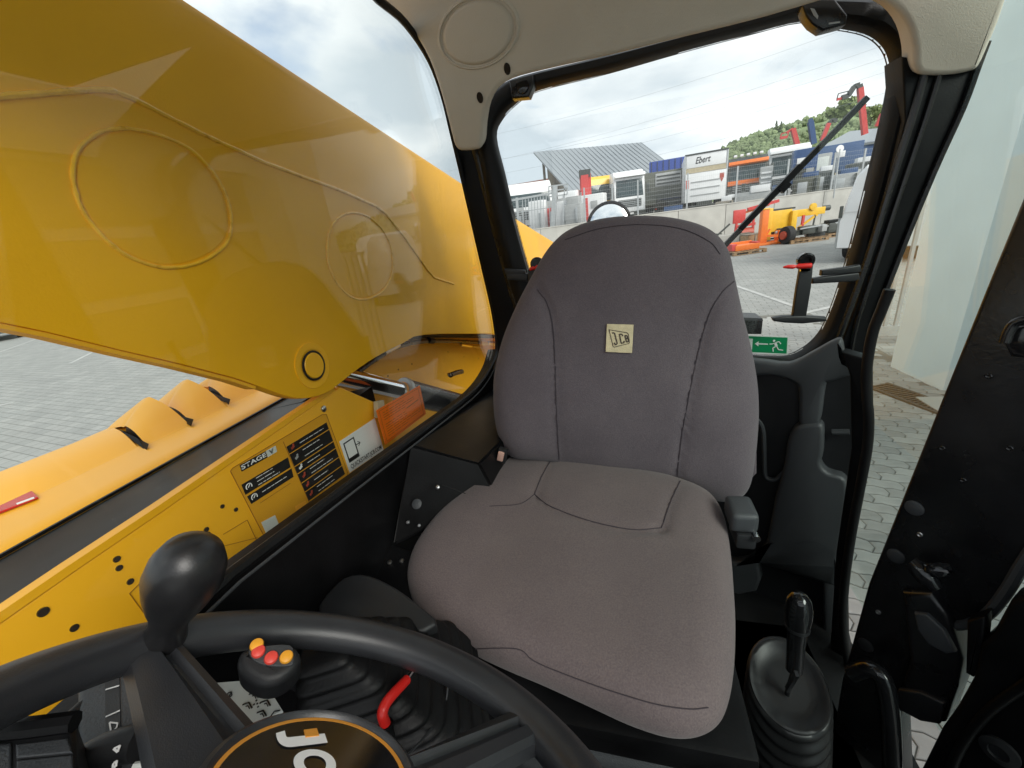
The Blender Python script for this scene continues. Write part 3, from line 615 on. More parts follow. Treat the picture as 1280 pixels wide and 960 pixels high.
block_machine('white_cabinet', 'pale grey cabinet with a round window below the red crane column', 'cabinet', 740, 33, TZ, (1.7, 1.2, 2.2), 'tr_white', (('window', (.2, -.62, 1.5), (.5, .04, .5), 'grey_paint'), ('base', (0, -.3, .2), (1.9, 1.2, .4), 'tr_dark'), ('stripe', (-.4, -.62, 1.2), (.3, .04, 1.6), 'tr_red')))
for k, (u, lb, m) in enumerate(((715, 'pale grey pump frame', 'grey_paint'), (700, 'white wrapped bundle', 'tr_white'), (668, 'white wrapped machine', 'tr_white'), (682, 'red machine frame', 'tr_red'), (643, 'pale machine housing', 'grey_paint'))):
    block_machine('stored_machine', lb + (' right of the barred gate' if u > 690 else ' behind the barred gate'), 'machine', u, 25.2 + k * .5, TZ, (.95, .8, 1.5 + .25 * (k % 3)), m, (('cover', (0, 0, 1.65), (.7, .6, .5), 'grey_paint'), ('foot', (-.3, -.42, .12), (.25, .1, .24), 'tr_dark'), ('pipe', (.25, -.45, .9), (.12, .1, .8), 'galv')))
random.seed(21)
for k, (u, lb, m, sz, Y, z0) in enumerate(((1010, 'olive grey machine body low beside the dark blue cabinet', 'tr_olive', (1.2, 1.0, 1.3), 30, TZ), (1030, 'dark machine with pale top between the container and the fence', 'tr_dark', (1.0, .9, 1.5), 30.5, TZ), (1056, 'grey tank frame on the terrace right of the round-headed post', 'grey_paint', (1.3, 1.0, 1.2), 30, TZ), (1074, 'dark machine under the blue warehouse gate', 'tr_dark', (1.2, 1.0, 1.7), 31, TZ), (974, 'low pale machine on the terrace under the white lorry', 'grey_paint', (1.2, .8, .8), 27, TZ), (908, 'timber stack under the rear corner of the box lorry', 'timber', (.9, .8, .6), 27.2, TZ), (838, 'pile of earth brown timber under the box truck', 'timber', (1.6, .7, .45), 26.6, TZ))):
    block_machine('stored_machine', lb, 'machine', u, Y, z0, sz, m, (('cover', (sz[0] * .12, -.05, sz[2] + .1), (sz[0] * .6, sz[1] * .7, .3), 'tr_white' if k % 2 else 'tr_blue'), ('hatch', (-sz[0] * .2, -sz[1] / 2 - .02, sz[2] * .55), (sz[0] * .4, .04, sz[2] * .5), 'galv'), ('pipe', (sz[0] * .35, -sz[1] / 2 - .06, sz[2] * .5), (.09, .09, sz[2] * .9), 'tr_dark'), ('foot', (-sz[0] * .3, -sz[1] / 2, .1), (.2, .12, .2), 'tyre'), ('foot', (sz[0] * .3, -sz[1] / 2, .1), (.2, .12, .2), 'tyre')))
for u, lb, m, sz, Y in ((922, 'dark box trailer standing behind the orange lorry', 'tr_dark', (2.4, 6, 2.7), 44), (958, 'grey box trailer behind the slatted crate', 'grey_paint', (2.2, 6, 2.9), 45), (1003, 'olive trailer behind the dark blue cabinet', 'tr_olive', (2.4, 6, 3.2), 47), (816, 'grey tanker frame behind the white tractor lorry', 'grey_paint', (1.6, 5, 2.6), 44), (715, 'white van body behind the barred gate posts', 'tr_white', (2.0, 5, 2.2), 36)):
    block_machine('parked_trailer', lb, 'trailer', u, Y, TZ + .5, sz, m, (('door', (-sz[0] * .24, -sz[1] / 2 - .03, sz[2] * .5), (sz[0] * .44, .06, sz[2] * .9), m), ('door', (sz[0] * .24, -sz[1] / 2 - .03, sz[2] * .5), (sz[0] * .44, .06, sz[2] * .9), m), ('latch_bar', (0, -sz[1] / 2 - .08, sz[2] * .5), (.05, .04, sz[2] * .85), 'galv'), ('light', (-sz[0] * .4, -sz[1] / 2 - .06, .1), (.25, .05, .12), 'tail'), ('light', (sz[0] * .4, -sz[1] / 2 - .06, .1), (.25, .05, .12), 'tail'), ('wheel', (-sz[0] * .36, -sz[1] * .3, -.15), (.3, .8, .8), 'tyre'), ('wheel', (sz[0] * .36, -sz[1] * .3, -.15), (.3, .8, .8), 'tyre')))
# ---- cranes and lifts against the hill
def lift(name, label, cat, segs, Y, extra=()):
    t = thing(name, label, cat, tuple(at(*segs[0][0], 'Y', Y)))
    for nm, pts, r, m in segs_norm(segs):
        bm = BM(); P = [at(u, v, 'Y', Y) for u, v in pts]
        for a, b in zip(P, P[1:]): bar(bm, a, b, r, r)
        obj(nm, bm, M[m], t, smooth=False)
    return t
def segs_norm(s): return [x[1:] for x in s]
def S(first, nm, pts, r, m): return (first, nm, pts, r, m)
lift('crane_column', 'upright red folded crane column left of the yellow lorry', 'crane', [S((732, 270), 'column', [(733, 268), (731, 219)], .55, 'tr_red'), S(0, 'folded_jib', [(728, 240), (727, 217)], .3, 'tr_red'), S(0, 'folded_jib', [(737, 243), (736, 217)], .28, 'tr_red'), S(0, 'hydraulic_ram', [(732.5, 238), (731.8, 222)], .25, 'tr_white'), S(0, 'head', [(724, 218), (738, 216)], .5, 'tr_dark')], 34)
lift('aerial_lift', 'tall red boom lift with dark jib and basket against the sky', 'aerial lift', [S((1081, 170), 'boom', [(1081, 168), (1075, 110)], .40, 'tr_red'), S(0, 'jib', [(1076, 114), (1074, 106), (1068, 108), (1060, 120), (1052, 122)], .36, 'tr_dark'), S(0, 'basket', [(1046, 124.5), (1060, 121)], .2, 'tr_red'), S(0, 'basket_rail', [(1046, 124), (1048, 117), (1060, 114), (1060, 121)], .07, 'tr_dark')], 50)
lift('aerial_lift', 'small red boom lift with basket in front of the hill', 'aerial lift', [S((997, 185), 'boom', [(997, 183), (991, 161)], .38, 'tr_red'), S(0, 'jib', [(991, 161), (983, 166)], .2, 'tr_red'), S(0, 'basket', [(975, 173), (984, 171)], .22, 'tr_red'), S(0, 'basket_rail', [(975, 173), (977, 167), (986, 165), (984, 171)], .08, 'tr_red')], 50)
lift('lift_mast', 'slim upright blue mast in front of the wooded hill', 'mast', [S((1016, 180), 'mast', [(1017, 180), (1013, 152)], .42, 'tr_blue'), S(0, 'mast_head', [(1011, 152), (1015, 151)], .4, 'tr_blue')], 50)
lift('loader_crane', 'red folded loader crane crossing behind the wiper blade', 'crane', [S((1026, 180), 'boom', [(1027, 176), (1036, 154)], .32, 'tr_red'), S(0, 'jib', [(1036, 154), (1040, 150), (1046, 151)], .3, 'tr_dark')], 50)
lift('loader_crane', 'dark red crane tip beside the right window edge', 'crane', [S((1097, 160), 'boom', [(1096, 158), (1103, 142)], .3, 'tr_red'), S(0, 'jib', [(1103, 142), (1112, 140)], .35, 'tr_dark')], 50)
# lamp / sign post on the wall
lp = on(1043, 240, PY(wl(wall_t(1043, 215)).y - .3))
t = thing('round_headed_post', 'slim grey post with a round white head at the retaining wall', 'post', tuple(lp))
pt = on(1050, 186, PY(lp.y)); bm = BM(); tube(bm, [lp - Vector((0, 0, .3)), pt], .035, 8); obj('pole', bm, M['galv'], t)
obj('round_plate', lathe(BM(), pt, (0, -1, 0), [(.16, -.02), (.17, 0), (.16, .02)], 20), M['white'], t)
# ================================================================== YARD: PARTS AND PALLETS BY THE WALL
def pallet(label, u, v, W=1.2, D=.8, rz=0.0, grp='wooden pallets in the yard'):
    p = on(u, v, PZ(0)); t = thing('pallet', label, 'pallet', (0, 0, 0), grp)
    for k in range(7): obj('board', box(BM(), (-W / 2 + .06 + k * (W - .12) / 6, 0, .132), (.10, D, .022)), M['wood'], t, smooth=False)
    for s in (-1, 0, 1):
        obj('bearer', box(BM(), (0, s * (D / 2 - .05), .108), (W, .1, .022)), M['wood'], t, smooth=False)
        for q in (-1, 0, 1): obj('block', box(BM(), (q * (W / 2 - .07), s * (D / 2 - .05), .058), (.13, .1, .07)), M['wood'], t, smooth=False)
        obj('skid', box(BM(), (0, s * (D / 2 - .05), .012), (W, .1, .02)), M['wood'], t, smooth=False)
    turn(t, rz, (p.x, p.y, .002)); return Vector((p.x, p.y, .146)), Matrix.Rotation(rz, 3, 'Z')
def machine(name, label, cat, org, rotm, parts):
    t = thing(name, label, cat, (0, 0, 0))
    for nm, kind, a, m in parts:
        bm = BM()
        if kind == 'box': box(bm, a[0], a[1], a[2] if len(a) > 2 else None, .02)
        elif kind == 'bar': bar(bm, a[0], a[1], a[2], a[2])
        elif kind == 'cyl': lathe(bm, a[0], a[1], [(a[2] * .6, -a[3]), (a[2], -a[3] * .9), (a[2], a[3] * .9), (a[2] * .6, a[3])], 16)
        obj(nm, bm, M[m], t)
    t.location = org; t.rotation_euler = rotm.to_euler(); return t
o1, r1_ = pallet('greenish low pallet carrying the orange coupler, nearest the seat back', 928, 317, 1.3, .9, R(20))
machine('orange_coupler', 'orange and red coupler frame lying on the low pallet', 'attachment', o1, r1_, [('frame', 'box', ((0, 0, .1), (.95, .55, .2)), 'tr_orange'), ('hook', 'box', ((-.5, -.1, .14), (.2, .3, .24)), 'tr_red'), ('hook', 'box', ((.42, -.05, .16), (.12, .4, .2)), 'tr_red'), ('cross_bar', 'bar', ((-.45, .2, .24), (.45, .2, .24), .09), 'tr_orange')])
p = on(952, 306, PZ(0))
machine('orange_stand', 'upright orange square column on a flat base in front of the yellow machine', 'stand', p, Matrix.Rotation(R(10), 3, 'Z'), [('base', 'box', ((.1, -.1, .04), (1.3, .7, .08)), 'tr_orange'), ('column', 'box', ((0, 0, .72), (.26, .26, 1.36)), 'tr_orange'), ('cap', 'box', ((0, 0, 1.42), (.3, .3, .05)), 'tr_yel'), ('arm', 'bar', ((.1, 0, .35), (.62, -.1, .3), .09), 'tr_orange'), ('foot', 'box', ((.75, -.15, .09), (.3, .24, .12)), 'tr_red'), ('brace', 'bar', ((.05, .05, .12), (.3, .05, .6), .06), 'tr_orange')])
p = on(985, 300, PZ(0)); PM = p.copy()
machine('yellow_machine', 'yellow hydraulic attachment with long arm standing before the retaining wall', 'attachment', p, Matrix.Rotation(R(12), 3, 'Z'), [('body', 'box', ((-.5, .2, .85), (.95, .6, .85)), 'tr_yel'), ('upright', 'box', ((-.95, .1, .75), (.22, .5, 1.3)), 'tr_yel'), ('upright', 'box', ((.02, .0, .62), (.22, .5, 1.15)), 'tr_yel'), ('arm', 'box', ((.65, .1, 1.05), (1.5, .24, .28)), 'tr_yel'), ('arm_tip', 'cyl', ((1.5, .1, 1.12), (1, 0, 0), .11, .14), 'tr_dark'), ('rod', 'bar', ((.5, -.05, .95), (.45, -.1, .25), .09), 'tr_red'), ('brace', 'bar', ((.3, -.08, .45), (1.05, -.08, .92), .08), 'tr_yel'), ('ring', 'cyl', ((.85, -.04, 1.25), (0, 1, 0), .14, .05), 'tr_yel'), ('hose', 'bar', ((.95, -.1, .9), (.9, -.1, .2), .05), 'tr_dark'), ('rail', 'bar', ((-1.0, -.05, 1.32), (.1, -.05, 1.3), .07), 'tr_dark'), ('engine', 'box', ((-.35, -.15, .35), (.5, .4, .4)), 'tr_dark')])
p = on(934, 302, PZ(0))
machine('red_frame', 'red welded frame with plate at the left of the yellow machine', 'frame', p + Vector((0, .4, 0)), Matrix.Rotation(R(10), 3, 'Z'), [('plate', 'box', ((-.35, 0, 1.15), (.55, .1, .6)), 'tr_red'), ('leg', 'bar', ((-.5, 0, 0), (-.45, 0, .95), .09), 'tr_red'), ('leg', 'bar', ((.35, 0, 0), (.3, 0, 1.1), .09), 'tr_red'), ('beam', 'bar', ((-.5, 0, .7), (.4, 0, .75), .12), 'tr_red'), ('drum', 'cyl', ((.05, .1, .35), (1, 0, 0), .26, .3), 'rust'), ('jib', 'bar', ((.1, .2, 1.42), (1.5, .25, 1.62), .13), 'tr_red'), ('jib', 'bar', ((.0, .3, 1.28), (1.1, .3, 1.5), .09), 'tr_orange')])
p = on(918, 305, PZ(0)) + Vector((-.3, .1, 0))
machine('stone_block', 'rough pale block and dark fork beside the wiper foot', 'block', p, Matrix.Rotation(R(5), 3, 'Z'), [('block', 'box', ((0, 0, .22), (.9, .5, .44)), 'concrete'), ('fork', 'bar', ((-.55, .1, .35), (.1, .1, .9), .07), 'tr_dark'), ('fork', 'bar', ((-.9, .15, .55), (-.2, .15, .5), .05), 'tr_dark'), ('crate', 'box', ((.75, .05, .22), (.5, .4, .42)), 'timber')])
o2, r2_ = pallet('wooden pallet loaded with a dark axle and tyre', 1003, 302, 1.5, .9, R(14))
machine('axle', 'dark grey axle with hub and drum lying on the loaded pallet', 'axle', o2, r2_, [('beam', 'bar', ((-.7, 0, .2), (.8, .1, .26), .2), 'tr_dark'), ('drum', 'cyl', ((-.72, -.1, .2), (1, .1, 0), .34, .13), 'tyre'), ('hub', 'cyl', ((-.88, -.12, .2), (1, .1, 0), .16, .06), 'rust'), ('gearbox', 'box', ((.1, .02, .3), (.5, .36, .3)), 'tr_dark'), ('pipe', 'bar', ((-.3, -.2, .38), (.7, -.16, .42), .05), 'galv'), ('bracket', 'box', ((.65, 0, .3), (.2, .5, .25)), 'grey_paint')])
o3, r3_ = pallet('small pallet at the right by the white van', 1042, 295, 1.1, .8, R(16))
machine('dark_engine', 'dark engine block on the pallet beside the white van', 'engine', o3, r3_, [('block', 'box', ((-.05, 0, .22), (.8, .5, .36)), 'tr_dark'), ('cover', 'box', ((-.1, 0, .45), (.6, .3, .14)), 'black_steel'), ('pulley', 'cyl', ((.4, -.1, .25), (1, 0, 0), .16, .05), 'tyre'), ('pipe', 'bar', ((-.5, -.2, .3), (.3, -.26, .5), .05), 'galv')])
for k, (u, v, lb, parts) in enumerate((
    (962, 301, 'red and dark winch lying between the orange stand and the yellow machine', [('frame', 'box', ((0, 0, .25), (.6, .4, .16)), 'tr_red'), ('drum', 'cyl', ((0, 0, .42), (1, 0, 0), .17, .2), 'tr_dark'), ('arm', 'bar', ((.2, -.1, .2), (.5, -.25, .75), .09), 'tr_orange'), ('plate', 'box', ((-.3, -.15, .3), (.08, .4, .5)), 'rust'), ('hose', 'bar', ((-.2, -.2, .1), (.45, -.3, .12), .06), 'tyre')]),
    (975, 303, 'small orange bracket in front of the yellow machine', [('base', 'box', ((0, 0, .06), (.6, .4, .1)), 'tr_orange'), ('lug', 'box', ((-.15, 0, .3), (.08, .3, .42)), 'tr_orange'), ('lug', 'box', ((.15, 0, .3), (.08, .3, .42)), 'tr_orange'), ('pin', 'cyl', ((0, 0, .42), (1, 0, 0), .07, .25), 'galv')]),
    (938, 305, 'pale wooden crate behind the wiper blade', [('side', 'box', ((0, 0, .2), (.7, .5, .4)), 'wood'), ('lid', 'box', ((0, 0, .42), (.74, .54, .04)), 'timber'), ('batten', 'box', ((0, -.27, .2), (.06, .03, .4)), 'timber')]),
    (1018, 299, 'coiled dark hose and pipe bundle on the ground behind the axle', [('coil', 'cyl', ((0, 0, .14), (0, 0, 1), .34, .12), 'tyre'), ('pipe', 'bar', ((-.4, .1, .3), (.7, .1, .36), .08), 'galv'), ('pipe', 'bar', ((-.3, .2, .2), (.8, .2, .24), .08), 'grey_paint')]))):
    machine('spare_part', lb, 'spare part', on(u, v, PZ(0)), Matrix.Rotation(R(8 + 9 * k), 3, 'Z'), parts)
# ---- white van cropped by right pillar
vp = on(1079, 334, PZ(0))
t = thing('white_van', 'white van cropped by the right cab pillar', 'van', (0, 0, 0))
bm = BM(); prof = [(-.98, .4), (-1.0, 1.1), (-.92, 1.5), (-.78, 2.15), (-.6, 2.38), (.6, 2.38), (.78, 2.15), (.92, 1.5), (1.0, 1.1), (.98, .4)]
loft(bm, [[Vector((x * k, y, .4 + (z - .4) * q)) for x, z in prof] for y, k, q in ((0, .95, .96), (.12, 1, 1), (4.2, 1, 1), (4.9, .95, .6), (5.6, .9, .42))], True, True, True); obj('body', bm, M['tr_white'], t, angle=35)
obj('lower_trim', box(BM(), (0, 2.6, .8), (2.04, 5.1, .86), None, .05), M['grey_paint'], t)
for s in (-1, 1):
    obj('rear_lamp', box(BM(), (s * .96, -.01, 1.32), (.08, .06, .3), None, .02), M['tr_dark'], t)
    bm = BM(); plate(bm, [(s * .03, -.02, 1.3), (s * .88, -.02, 1.3), (s * .72, .02, 2.2), (s * .03, .02, 2.2)], (0, -1, .1), .03, .01); obj('rear_door', bm, M['tr_white'], t)
    obj('mirror', box(BM(), (s * 1.14, 4.1, 1.45), (.16, .1, .3), None, .03), M['tr_dark'], t)
    for y in (1.0, 4.4): wheel(t, (s * .86, y, .36), .36, .24)
turn(t, R(-38), (vp.x + .55, vp.y + .5, 0))
# ---- dark car far left, seen under the boom
cp = on(-2, 424, PZ(0))
t = thing('dark_car', 'dark car at the far left edge beyond the parking lines', 'car', (0, 0, 0))
bm = BM(); prof = [(-2.1, .3), (-2.15, .75), (-1.5, .92), (-.9, 1.4), (.7, 1.42), (1.4, 1.0), (2.1, .85), (2.15, .35)]
loft(bm, [[Vector((x * k, y, .3 + (z - .3) * q)) for x, z in prof] for y, k, q in ((-.85, .97, .8), (-.75, 1, .97), (.75, 1, .97), (.85, .97, .8))], True, True, True); obj('body', bm, M['tr_dark'], t, angle=35)
for x in (-1.35, 1.35):
    for y in (-.75, .75): wheel(t, (x, y, .32), .32, .2, (0, 1, 0))
for s in (-1, 1): bm = BM(); plate(bm, [(-1.1, s * .86, .95), (1.2, s * .86, .95), (.65, s * .84, 1.3), (-.8, s * .84, 1.3)], (0, s, 0), .04); obj('side_window', bm, M['pane'], t, smooth=False)
turn(t, R(-25), (cp.x, cp.y, 0))
# ================================================================== THE MACHINE OUTSIDE THE CAB
BX = PX(-0.60)
# ---- boom
bo = thing('lifting_boom', 'huge yellow lifting boom running past the left side window', 'boom', (-.76, 1.6, 1.3))
up = sp2([(-60, -175), (230, 0)], 1, False) ; up = [(-300, -330), (-60, -182), (225, -2), (410, 120), (585, 235), (640, 271), (692, 303), (740, 334), (735, 420), (690, 425), (640, 420)]
lowr = [(610, 417), (535, 418), (505, 429), (470, 447), (445, 464), (425, 480), (408, 492), (385, 498), (365, 497), (345, 491), (320, 482), (290, 472), (220, 454), (150, 438), (60, 416), (-20, 400), (-300, 345)]
outl = ons(up, BX) + spline(ons(lowr, BX), 3)
bm = BM(); plate(bm, outl, (1, 0, 0), .025, .004, 2); obj('boom_plate', bm, M['yellow_boom'], bo, angle=35)
bm = BM(); plate(bm, ons(up[:8] + [(690, 400), (560, 395), (420, 440), (330, 410), (200, 370), (0, 310), (-300, 240)], PX(-.626)), (1, 0, 0), .30); obj('boom_box', bm, M['yellow_boom'], bo, smooth=False)
BF = PX(-0.599)
def weld(px, r_, closed=False, nm='weld_bead', par=None, m='weld'):
    W3 = [on(u, v, BF) for u, v in px]
    if closed: P = spline(W3, 8, True)
    else:
        P = []
        for a_, b_ in zip(W3, W3[1:]): P += [a_.lerp(b_, k / 10) for k in range(10)]
        P.append(W3[-1])
    P = [p + Vector((0, noise.noise(p * 70) * .0006, noise.noise(p * 70 + Vector((9, 0, 0))) * .0006)) for p in P]
    bm = BM(); tube(bm, P, [r_ * (1 + .35 * noise.noise(p * 160)) for p in P], 8, closed); obj(nm, bm, M[m], par or bo)
weld([(-80, 126), (0, 121), (118, 112), (142, 114), (164, 122), (250, 166), (330, 203), (430, 240), (470, 258), (482, 267)], .0034)
weld([(482, 267), (505, 296), (534, 337), (543, 347), (567, 355)], .0034)
def ring_px(cx, cy, rx, ry, rot, n=16): return [(cx + rx * math.cos(a) * math.cos(rot) - ry * math.sin(a) * math.sin(rot), cy + rx * math.cos(a) * math.sin(rot) + ry * math.sin(a) * math.cos(rot)) for a in [2 * math.pi * k / n for k in range(n)]]
big = [(93, 200), (105, 178), (128, 164), (160, 161), (196, 168), (235, 185), (262, 210), (282, 243), (289, 275), (284, 302), (263, 321), (235, 332), (200, 334), (160, 320), (128, 295), (103, 262), (92, 230)]
sml = [(412, 290), (422, 273), (440, 266), (462, 272), (480, 290), (490, 315), (490, 342), (480, 362), (462, 373), (443, 373), (426, 360), (413, 338), (409, 312)]
for px_, r_ in ((big, .0024), (sml, .0024)):
    weld(px_, r_, True)
    cxp = (sum(p[0] for p in px_) / len(px_), sum(p[1] for p in px_) / len(px_))
    bm = BM(); plate(bm, spline([on(cxp[0] + (u - cxp[0]) * .965, cxp[1] + (v - cxp[1]) * .965, BF) for u, v in px_], 4, True), (1, 0, 0), -.0 + .012, .003); obj('cover_disc', bm, M['yellow_boom'], bo)
# flange along the lower edge
P = [on(u, v, BX) + Vector((-.012, 0, -.001)) for u, v in [(-300, 347), (-20, 402), (60, 418), (150, 440), (220, 456), (290, 474), (320, 484)]]
bm = BM()
for a, b in zip(P, P[1:]): bar(bm, a, b, .022, .005)
obj('lower_flange', bm, M['yellow'], bo, smooth=False)
pc = on(391, 457, BF)
bm = BM(); lathe(bm, pc, (1, 0, 0), [(.001, -.002), (.0, -.002), (.026, -.002), (.026, .004), (.0245, .0055), (.001, .0055)], 28, cap=False); obj('pivot_pin', bm, M['yellow_boom'], bo)
bm = BM(); a = [pc + Vector((.003, .0285 * math.cos(t_ * .2618), .0285 * math.sin(t_ * .2618))) for t_ in range(24)]; tube(bm, a, .0022, 8, True); obj('retaining_ring', bm, M['rubber'], bo)
bm = BM(); lathe(bm, pc, (1, 0, 0), [(.033, -.003), (.046, -.003), (.046, .0012), (.033, .0012)], 32, cap=False); obj('pivot_boss', bm, M['yellow_boom'], bo)
# ---- chassis side plate with decals
CX = -0.62; CP = PX(CX)
ch = thing('chassis_frame', 'yellow chassis side plate with stickers and dark bolt holes below the boom', 'chassis', (-.64, .6, 1.2))
outl = [on(u, v, CP) for u, v in [(-160, 892), (0, 779), (90, 716), (200, 641), (300, 571), (418, 489), (426, 484), (476, 506), (500, 560)]]
outl += [Vector((CX, 1.0, 1.05)), Vector((CX, -.35, 1.05))]
bm = BM(); plate(bm, outl, (1, 0, 0), .02, .003); obj('side_plate', bm, M['yellow'], ch, angle=35)
P = [on(u, v, CP) + Vector((-.006, 0, .006)) for u, v in [(-160, 892), (0, 779), (90, 716), (200, 641), (300, 571), (418, 489)]]
bm = BM()
for a, b in zip(P, P[1:]): bar(bm, a, b, .016, .010)
obj('top_lip', bm, M['yellow'], ch, smooth=False)
RP3 = PX(-.86)
bm = BM(); plate(bm, [on(u, v, RP3) for u, v in [(380, 520), (452, 465), (508, 427), (560, 404), (700, 395), (720, 520), (640, 600), (480, 600)]], (1, 0, 0), .02, .003); obj('rear_plate', bm, M['yellow'], ch, angle=35)
bm = BM(); P = [on(u, v, RP3) + Vector((-.006, 0, .006)) for u, v in [(380, 520), (452, 465), (508, 427)]]
for a, b in zip(P, P[1:]): bar(bm, a, b, .018, .012)
obj('rear_lip', bm, M['yellow'], ch, smooth=False)
CF = PX(CX + .0005)
for (u, v, r_) in ((146, 699, .004), (149, 710, .0038), (163, 727, .004), (54, 765, .0052), (93, 785, .0042), (258, 662, .004), (260, 668, .004), (278, 633, .0035), (295, 637, .0035), (485, 470, .003), (498, 462, .003), (515, 455, .003), (560, 440, .0035), (600, 430, .004), (598, 448, .004), (602, 462, .004), (580, 446, .003)):
    bm = BM(); CF = PX(CX + .0005) if u < 450 else PX(-.8595); lathe(bm, on(u, v, CF), (1, 0, 0), [(r_, -.012), (r_, .0006), (r_ * .85, -.001), (r_ * .8, -.01)], 12, cap=False); lathe(bm, on(u, v, CF) + Vector((.0004, 0, 0)), (1, 0, 0), [(r_ * .9, 0), (r_ * .2, 0.0001)], 12); obj('bolt_hole', bm, M['dark_hole'], ch)
CF = PX(CX + .0005); bm = BM(); lathe(bm, on(404, 511, CF), (1, 0, 0), [(.007, 0), (.0068, .003), (.004, .0055), (.001, .006)], 14); obj('bolt', bm, M['steel'], ch)
def decal(name, px, m, par, lift=.001, th=.0008, plane=None, label=None, r=0):
    p = PX(CX + lift); bm = BM(); plate(bm, [on(u, v, p) for u, v in px], (1, 0, 0), th, r); return obj(name, bm, M[m], par, smooth=False, label=label)
def lines(bm, px, lift, wd=.0009):
    p = PX(CX + lift)
    for a, b in zip(px, px[1:]): bar(bm, on(*a, p), on(*b, p), wd, .0005, (1, 0, 0))
sd_ = decal('emission_sticker', [(288, 589), (291, 585), (403, 518), (408, 518), (435, 592), (433, 597), (336, 671), (331, 672)], 'decal', ch)
bm = BM(); lines(bm, [(288, 589), (291, 585), (403, 518), (408, 518), (435, 592), (433, 597), (336, 671), (331, 672), (288, 589)], .0016); lines(bm, [(354, 552), (387, 629)], .0016); lines(bm, [(325, 629), (363, 604)], .0016, .0006)
obj('border', bm, M['decal_line'], sd_, smooth=False)
decal('title_box', [(299.8, 581.5), (332, 564), (334.6, 571.7), (302.3, 589.4)], 'black', sd_, .0016)
decal('stage_box', [(332.4, 563.8), (344.6, 557.2), (346.4, 564.4), (335, 571.4)], 'card', sd_, .0016)
T_ = PX(CX + .0020)
def ptxt(s, o, e, t, m, par, bold=0.0, nm='lettering'): obj(nm, px_text(s, o, e, t, T_, (0.0003, 0, 0), bold), M[m], par, smooth=False)
ptxt('STAGE', (302.4, 587.2), (333, 570.2), (300.8, 582.2), 'white', sd_, .02)
ptxt('V', (337.5, 568.4), (342.5, 565.6), (336, 563.2), 'steel', sd_, .03)
def lerp2(q, s, t): # bilinear in pixel quad tl,tr,br,bl
    (a, b, c, d) = q; x0 = a[0] + (b[0] - a[0]) * s; y0 = a[1] + (b[1] - a[1]) * s; x1 = d[0] + (c[0] - d[0]) * s; y1 = d[1] + (c[1] - d[1]) * s
    return (x0 + (x1 - x0) * t, y0 + (y1 - y0) * t)
def row(q, nlines, icon, par):
    decal('text_row', q, 'black', par, .0016)
    bm = BM()
    for i in range(nlines):
        t = (i + .5) / nlines; s = .30; end = random.uniform(.6, .93)
        while s < end:
            w_ = random.uniform(.06, .17); lines(bm, [lerp2(q, s, t), lerp2(q, min(s + w_, end), t)], .0021, .0010); s += w_ + .02
    obj('print', bm, M['white'], par, smooth=False)
    c = on(*lerp2(q, .12, .5), PX(CX + .0022)); bm = BM()
    if icon == 'ring':
        tube(bm, [c + Vector((0, .0055 * math.cos(a), .0055 * math.sin(a))) for a in [k * .35 - .6 for k in range(13)]], .0008, 5); bar(bm, c - Vector((0, .002, .001)), c + Vector((0, .003, .003)), .0012, .0006, (1, 0, 0))
        obj('icon', bm, M['white'], par)
    else:
        box(bm, c, (.0005, .008, .005), Matrix.Rotation(.3, 3, 'X')); box(bm, c + Vector((.0002, .003, .004)), (.0005, .004, .004)); obj('icon', bm, M[icon], par, smooth=False)
row([(302, 606), (360, 571.7), (363.3, 584), (307, 618.5)], 3, 'ring', sd_); row([(309, 620.6), (364.4, 585.6), (367, 596), (314.4, 630)], 1, 'ring', sd_)
RQ = [(358, 558), (408, 527.5), (431.5, 593), (386, 627)]; ts = [0, .14, .37, .50, .67, .83, 1.0]
for k in range(6):
    a, b = ts[k] + .008, ts[k + 1] - .008
    row([lerp2(RQ, 0, a), lerp2(RQ, 1, a), lerp2(RQ, 1, b), lerp2(RQ, 0, b)], 2 if k in (1, 3, 5) else 1, ('rust', 'grey_paint', 'white', 'rust', 'rust', 'rust')[k], sd_)
decal('small_yellow_sticker', [(369, 633), (382, 626), (383, 631), (370.5, 638.5)], 'btn_yel', sd_, .0016)
decal('small_white_sticker', [(327, 653), (344, 644), (348.5, 655), (333, 667)], 'card', ch, .0018)
bm = BM(); lines(bm, [(279, 668), (309, 650)], .0012, .0007); lines(bm, [(309, 650), (322, 678)], .0012, .0007); lines(bm, [(162, 742), (182, 722)], .0012, .0007); lines(bm, [(162, 742), (184, 772)], .0012, .0007); lines(bm, [(258, 688), (322, 672)], .0012, .0006)
obj('stamped_outline', bm, M['decal_line'], ch, smooth=False)
qs = decal('app_sticker', [(424.4, 552), (468.5, 522.7), (479.6, 562.3), (437.3, 590.8)], 'white', ch, .0015)
Q = [(424.4, 552), (468.5, 522.7), (479.6, 562.3), (437.3, 590.8)]
def qd(a, b, c, d): return [lerp2(Q, a, b), lerp2(Q, c, b), lerp2(Q, c, d), lerp2(Q, a, d)]
decal('phone_icon', qd(.07, .12, .37, .74), 'black', qs, .0020); decal('phone_screen', qd(.10, .16, .34, .62), 'white', qs, .0024)
bm = BM(); lines(bm, [lerp2(Q, .34, .38), lerp2(Q, .46, .38)], .0024, .002); lines(bm, [lerp2(Q, .42, .31), lerp2(Q, .48, .38), lerp2(Q, .42, .45)], .0024, .0015); obj('arrow', bm, M['black'], qs, smooth=False)
ptxt('QUICKSTART.JCB.COM', lerp2(Q, .07, .93), lerp2(Q, .96, .93), lerp2(Q, .07, .80), 'black', qs, .012)
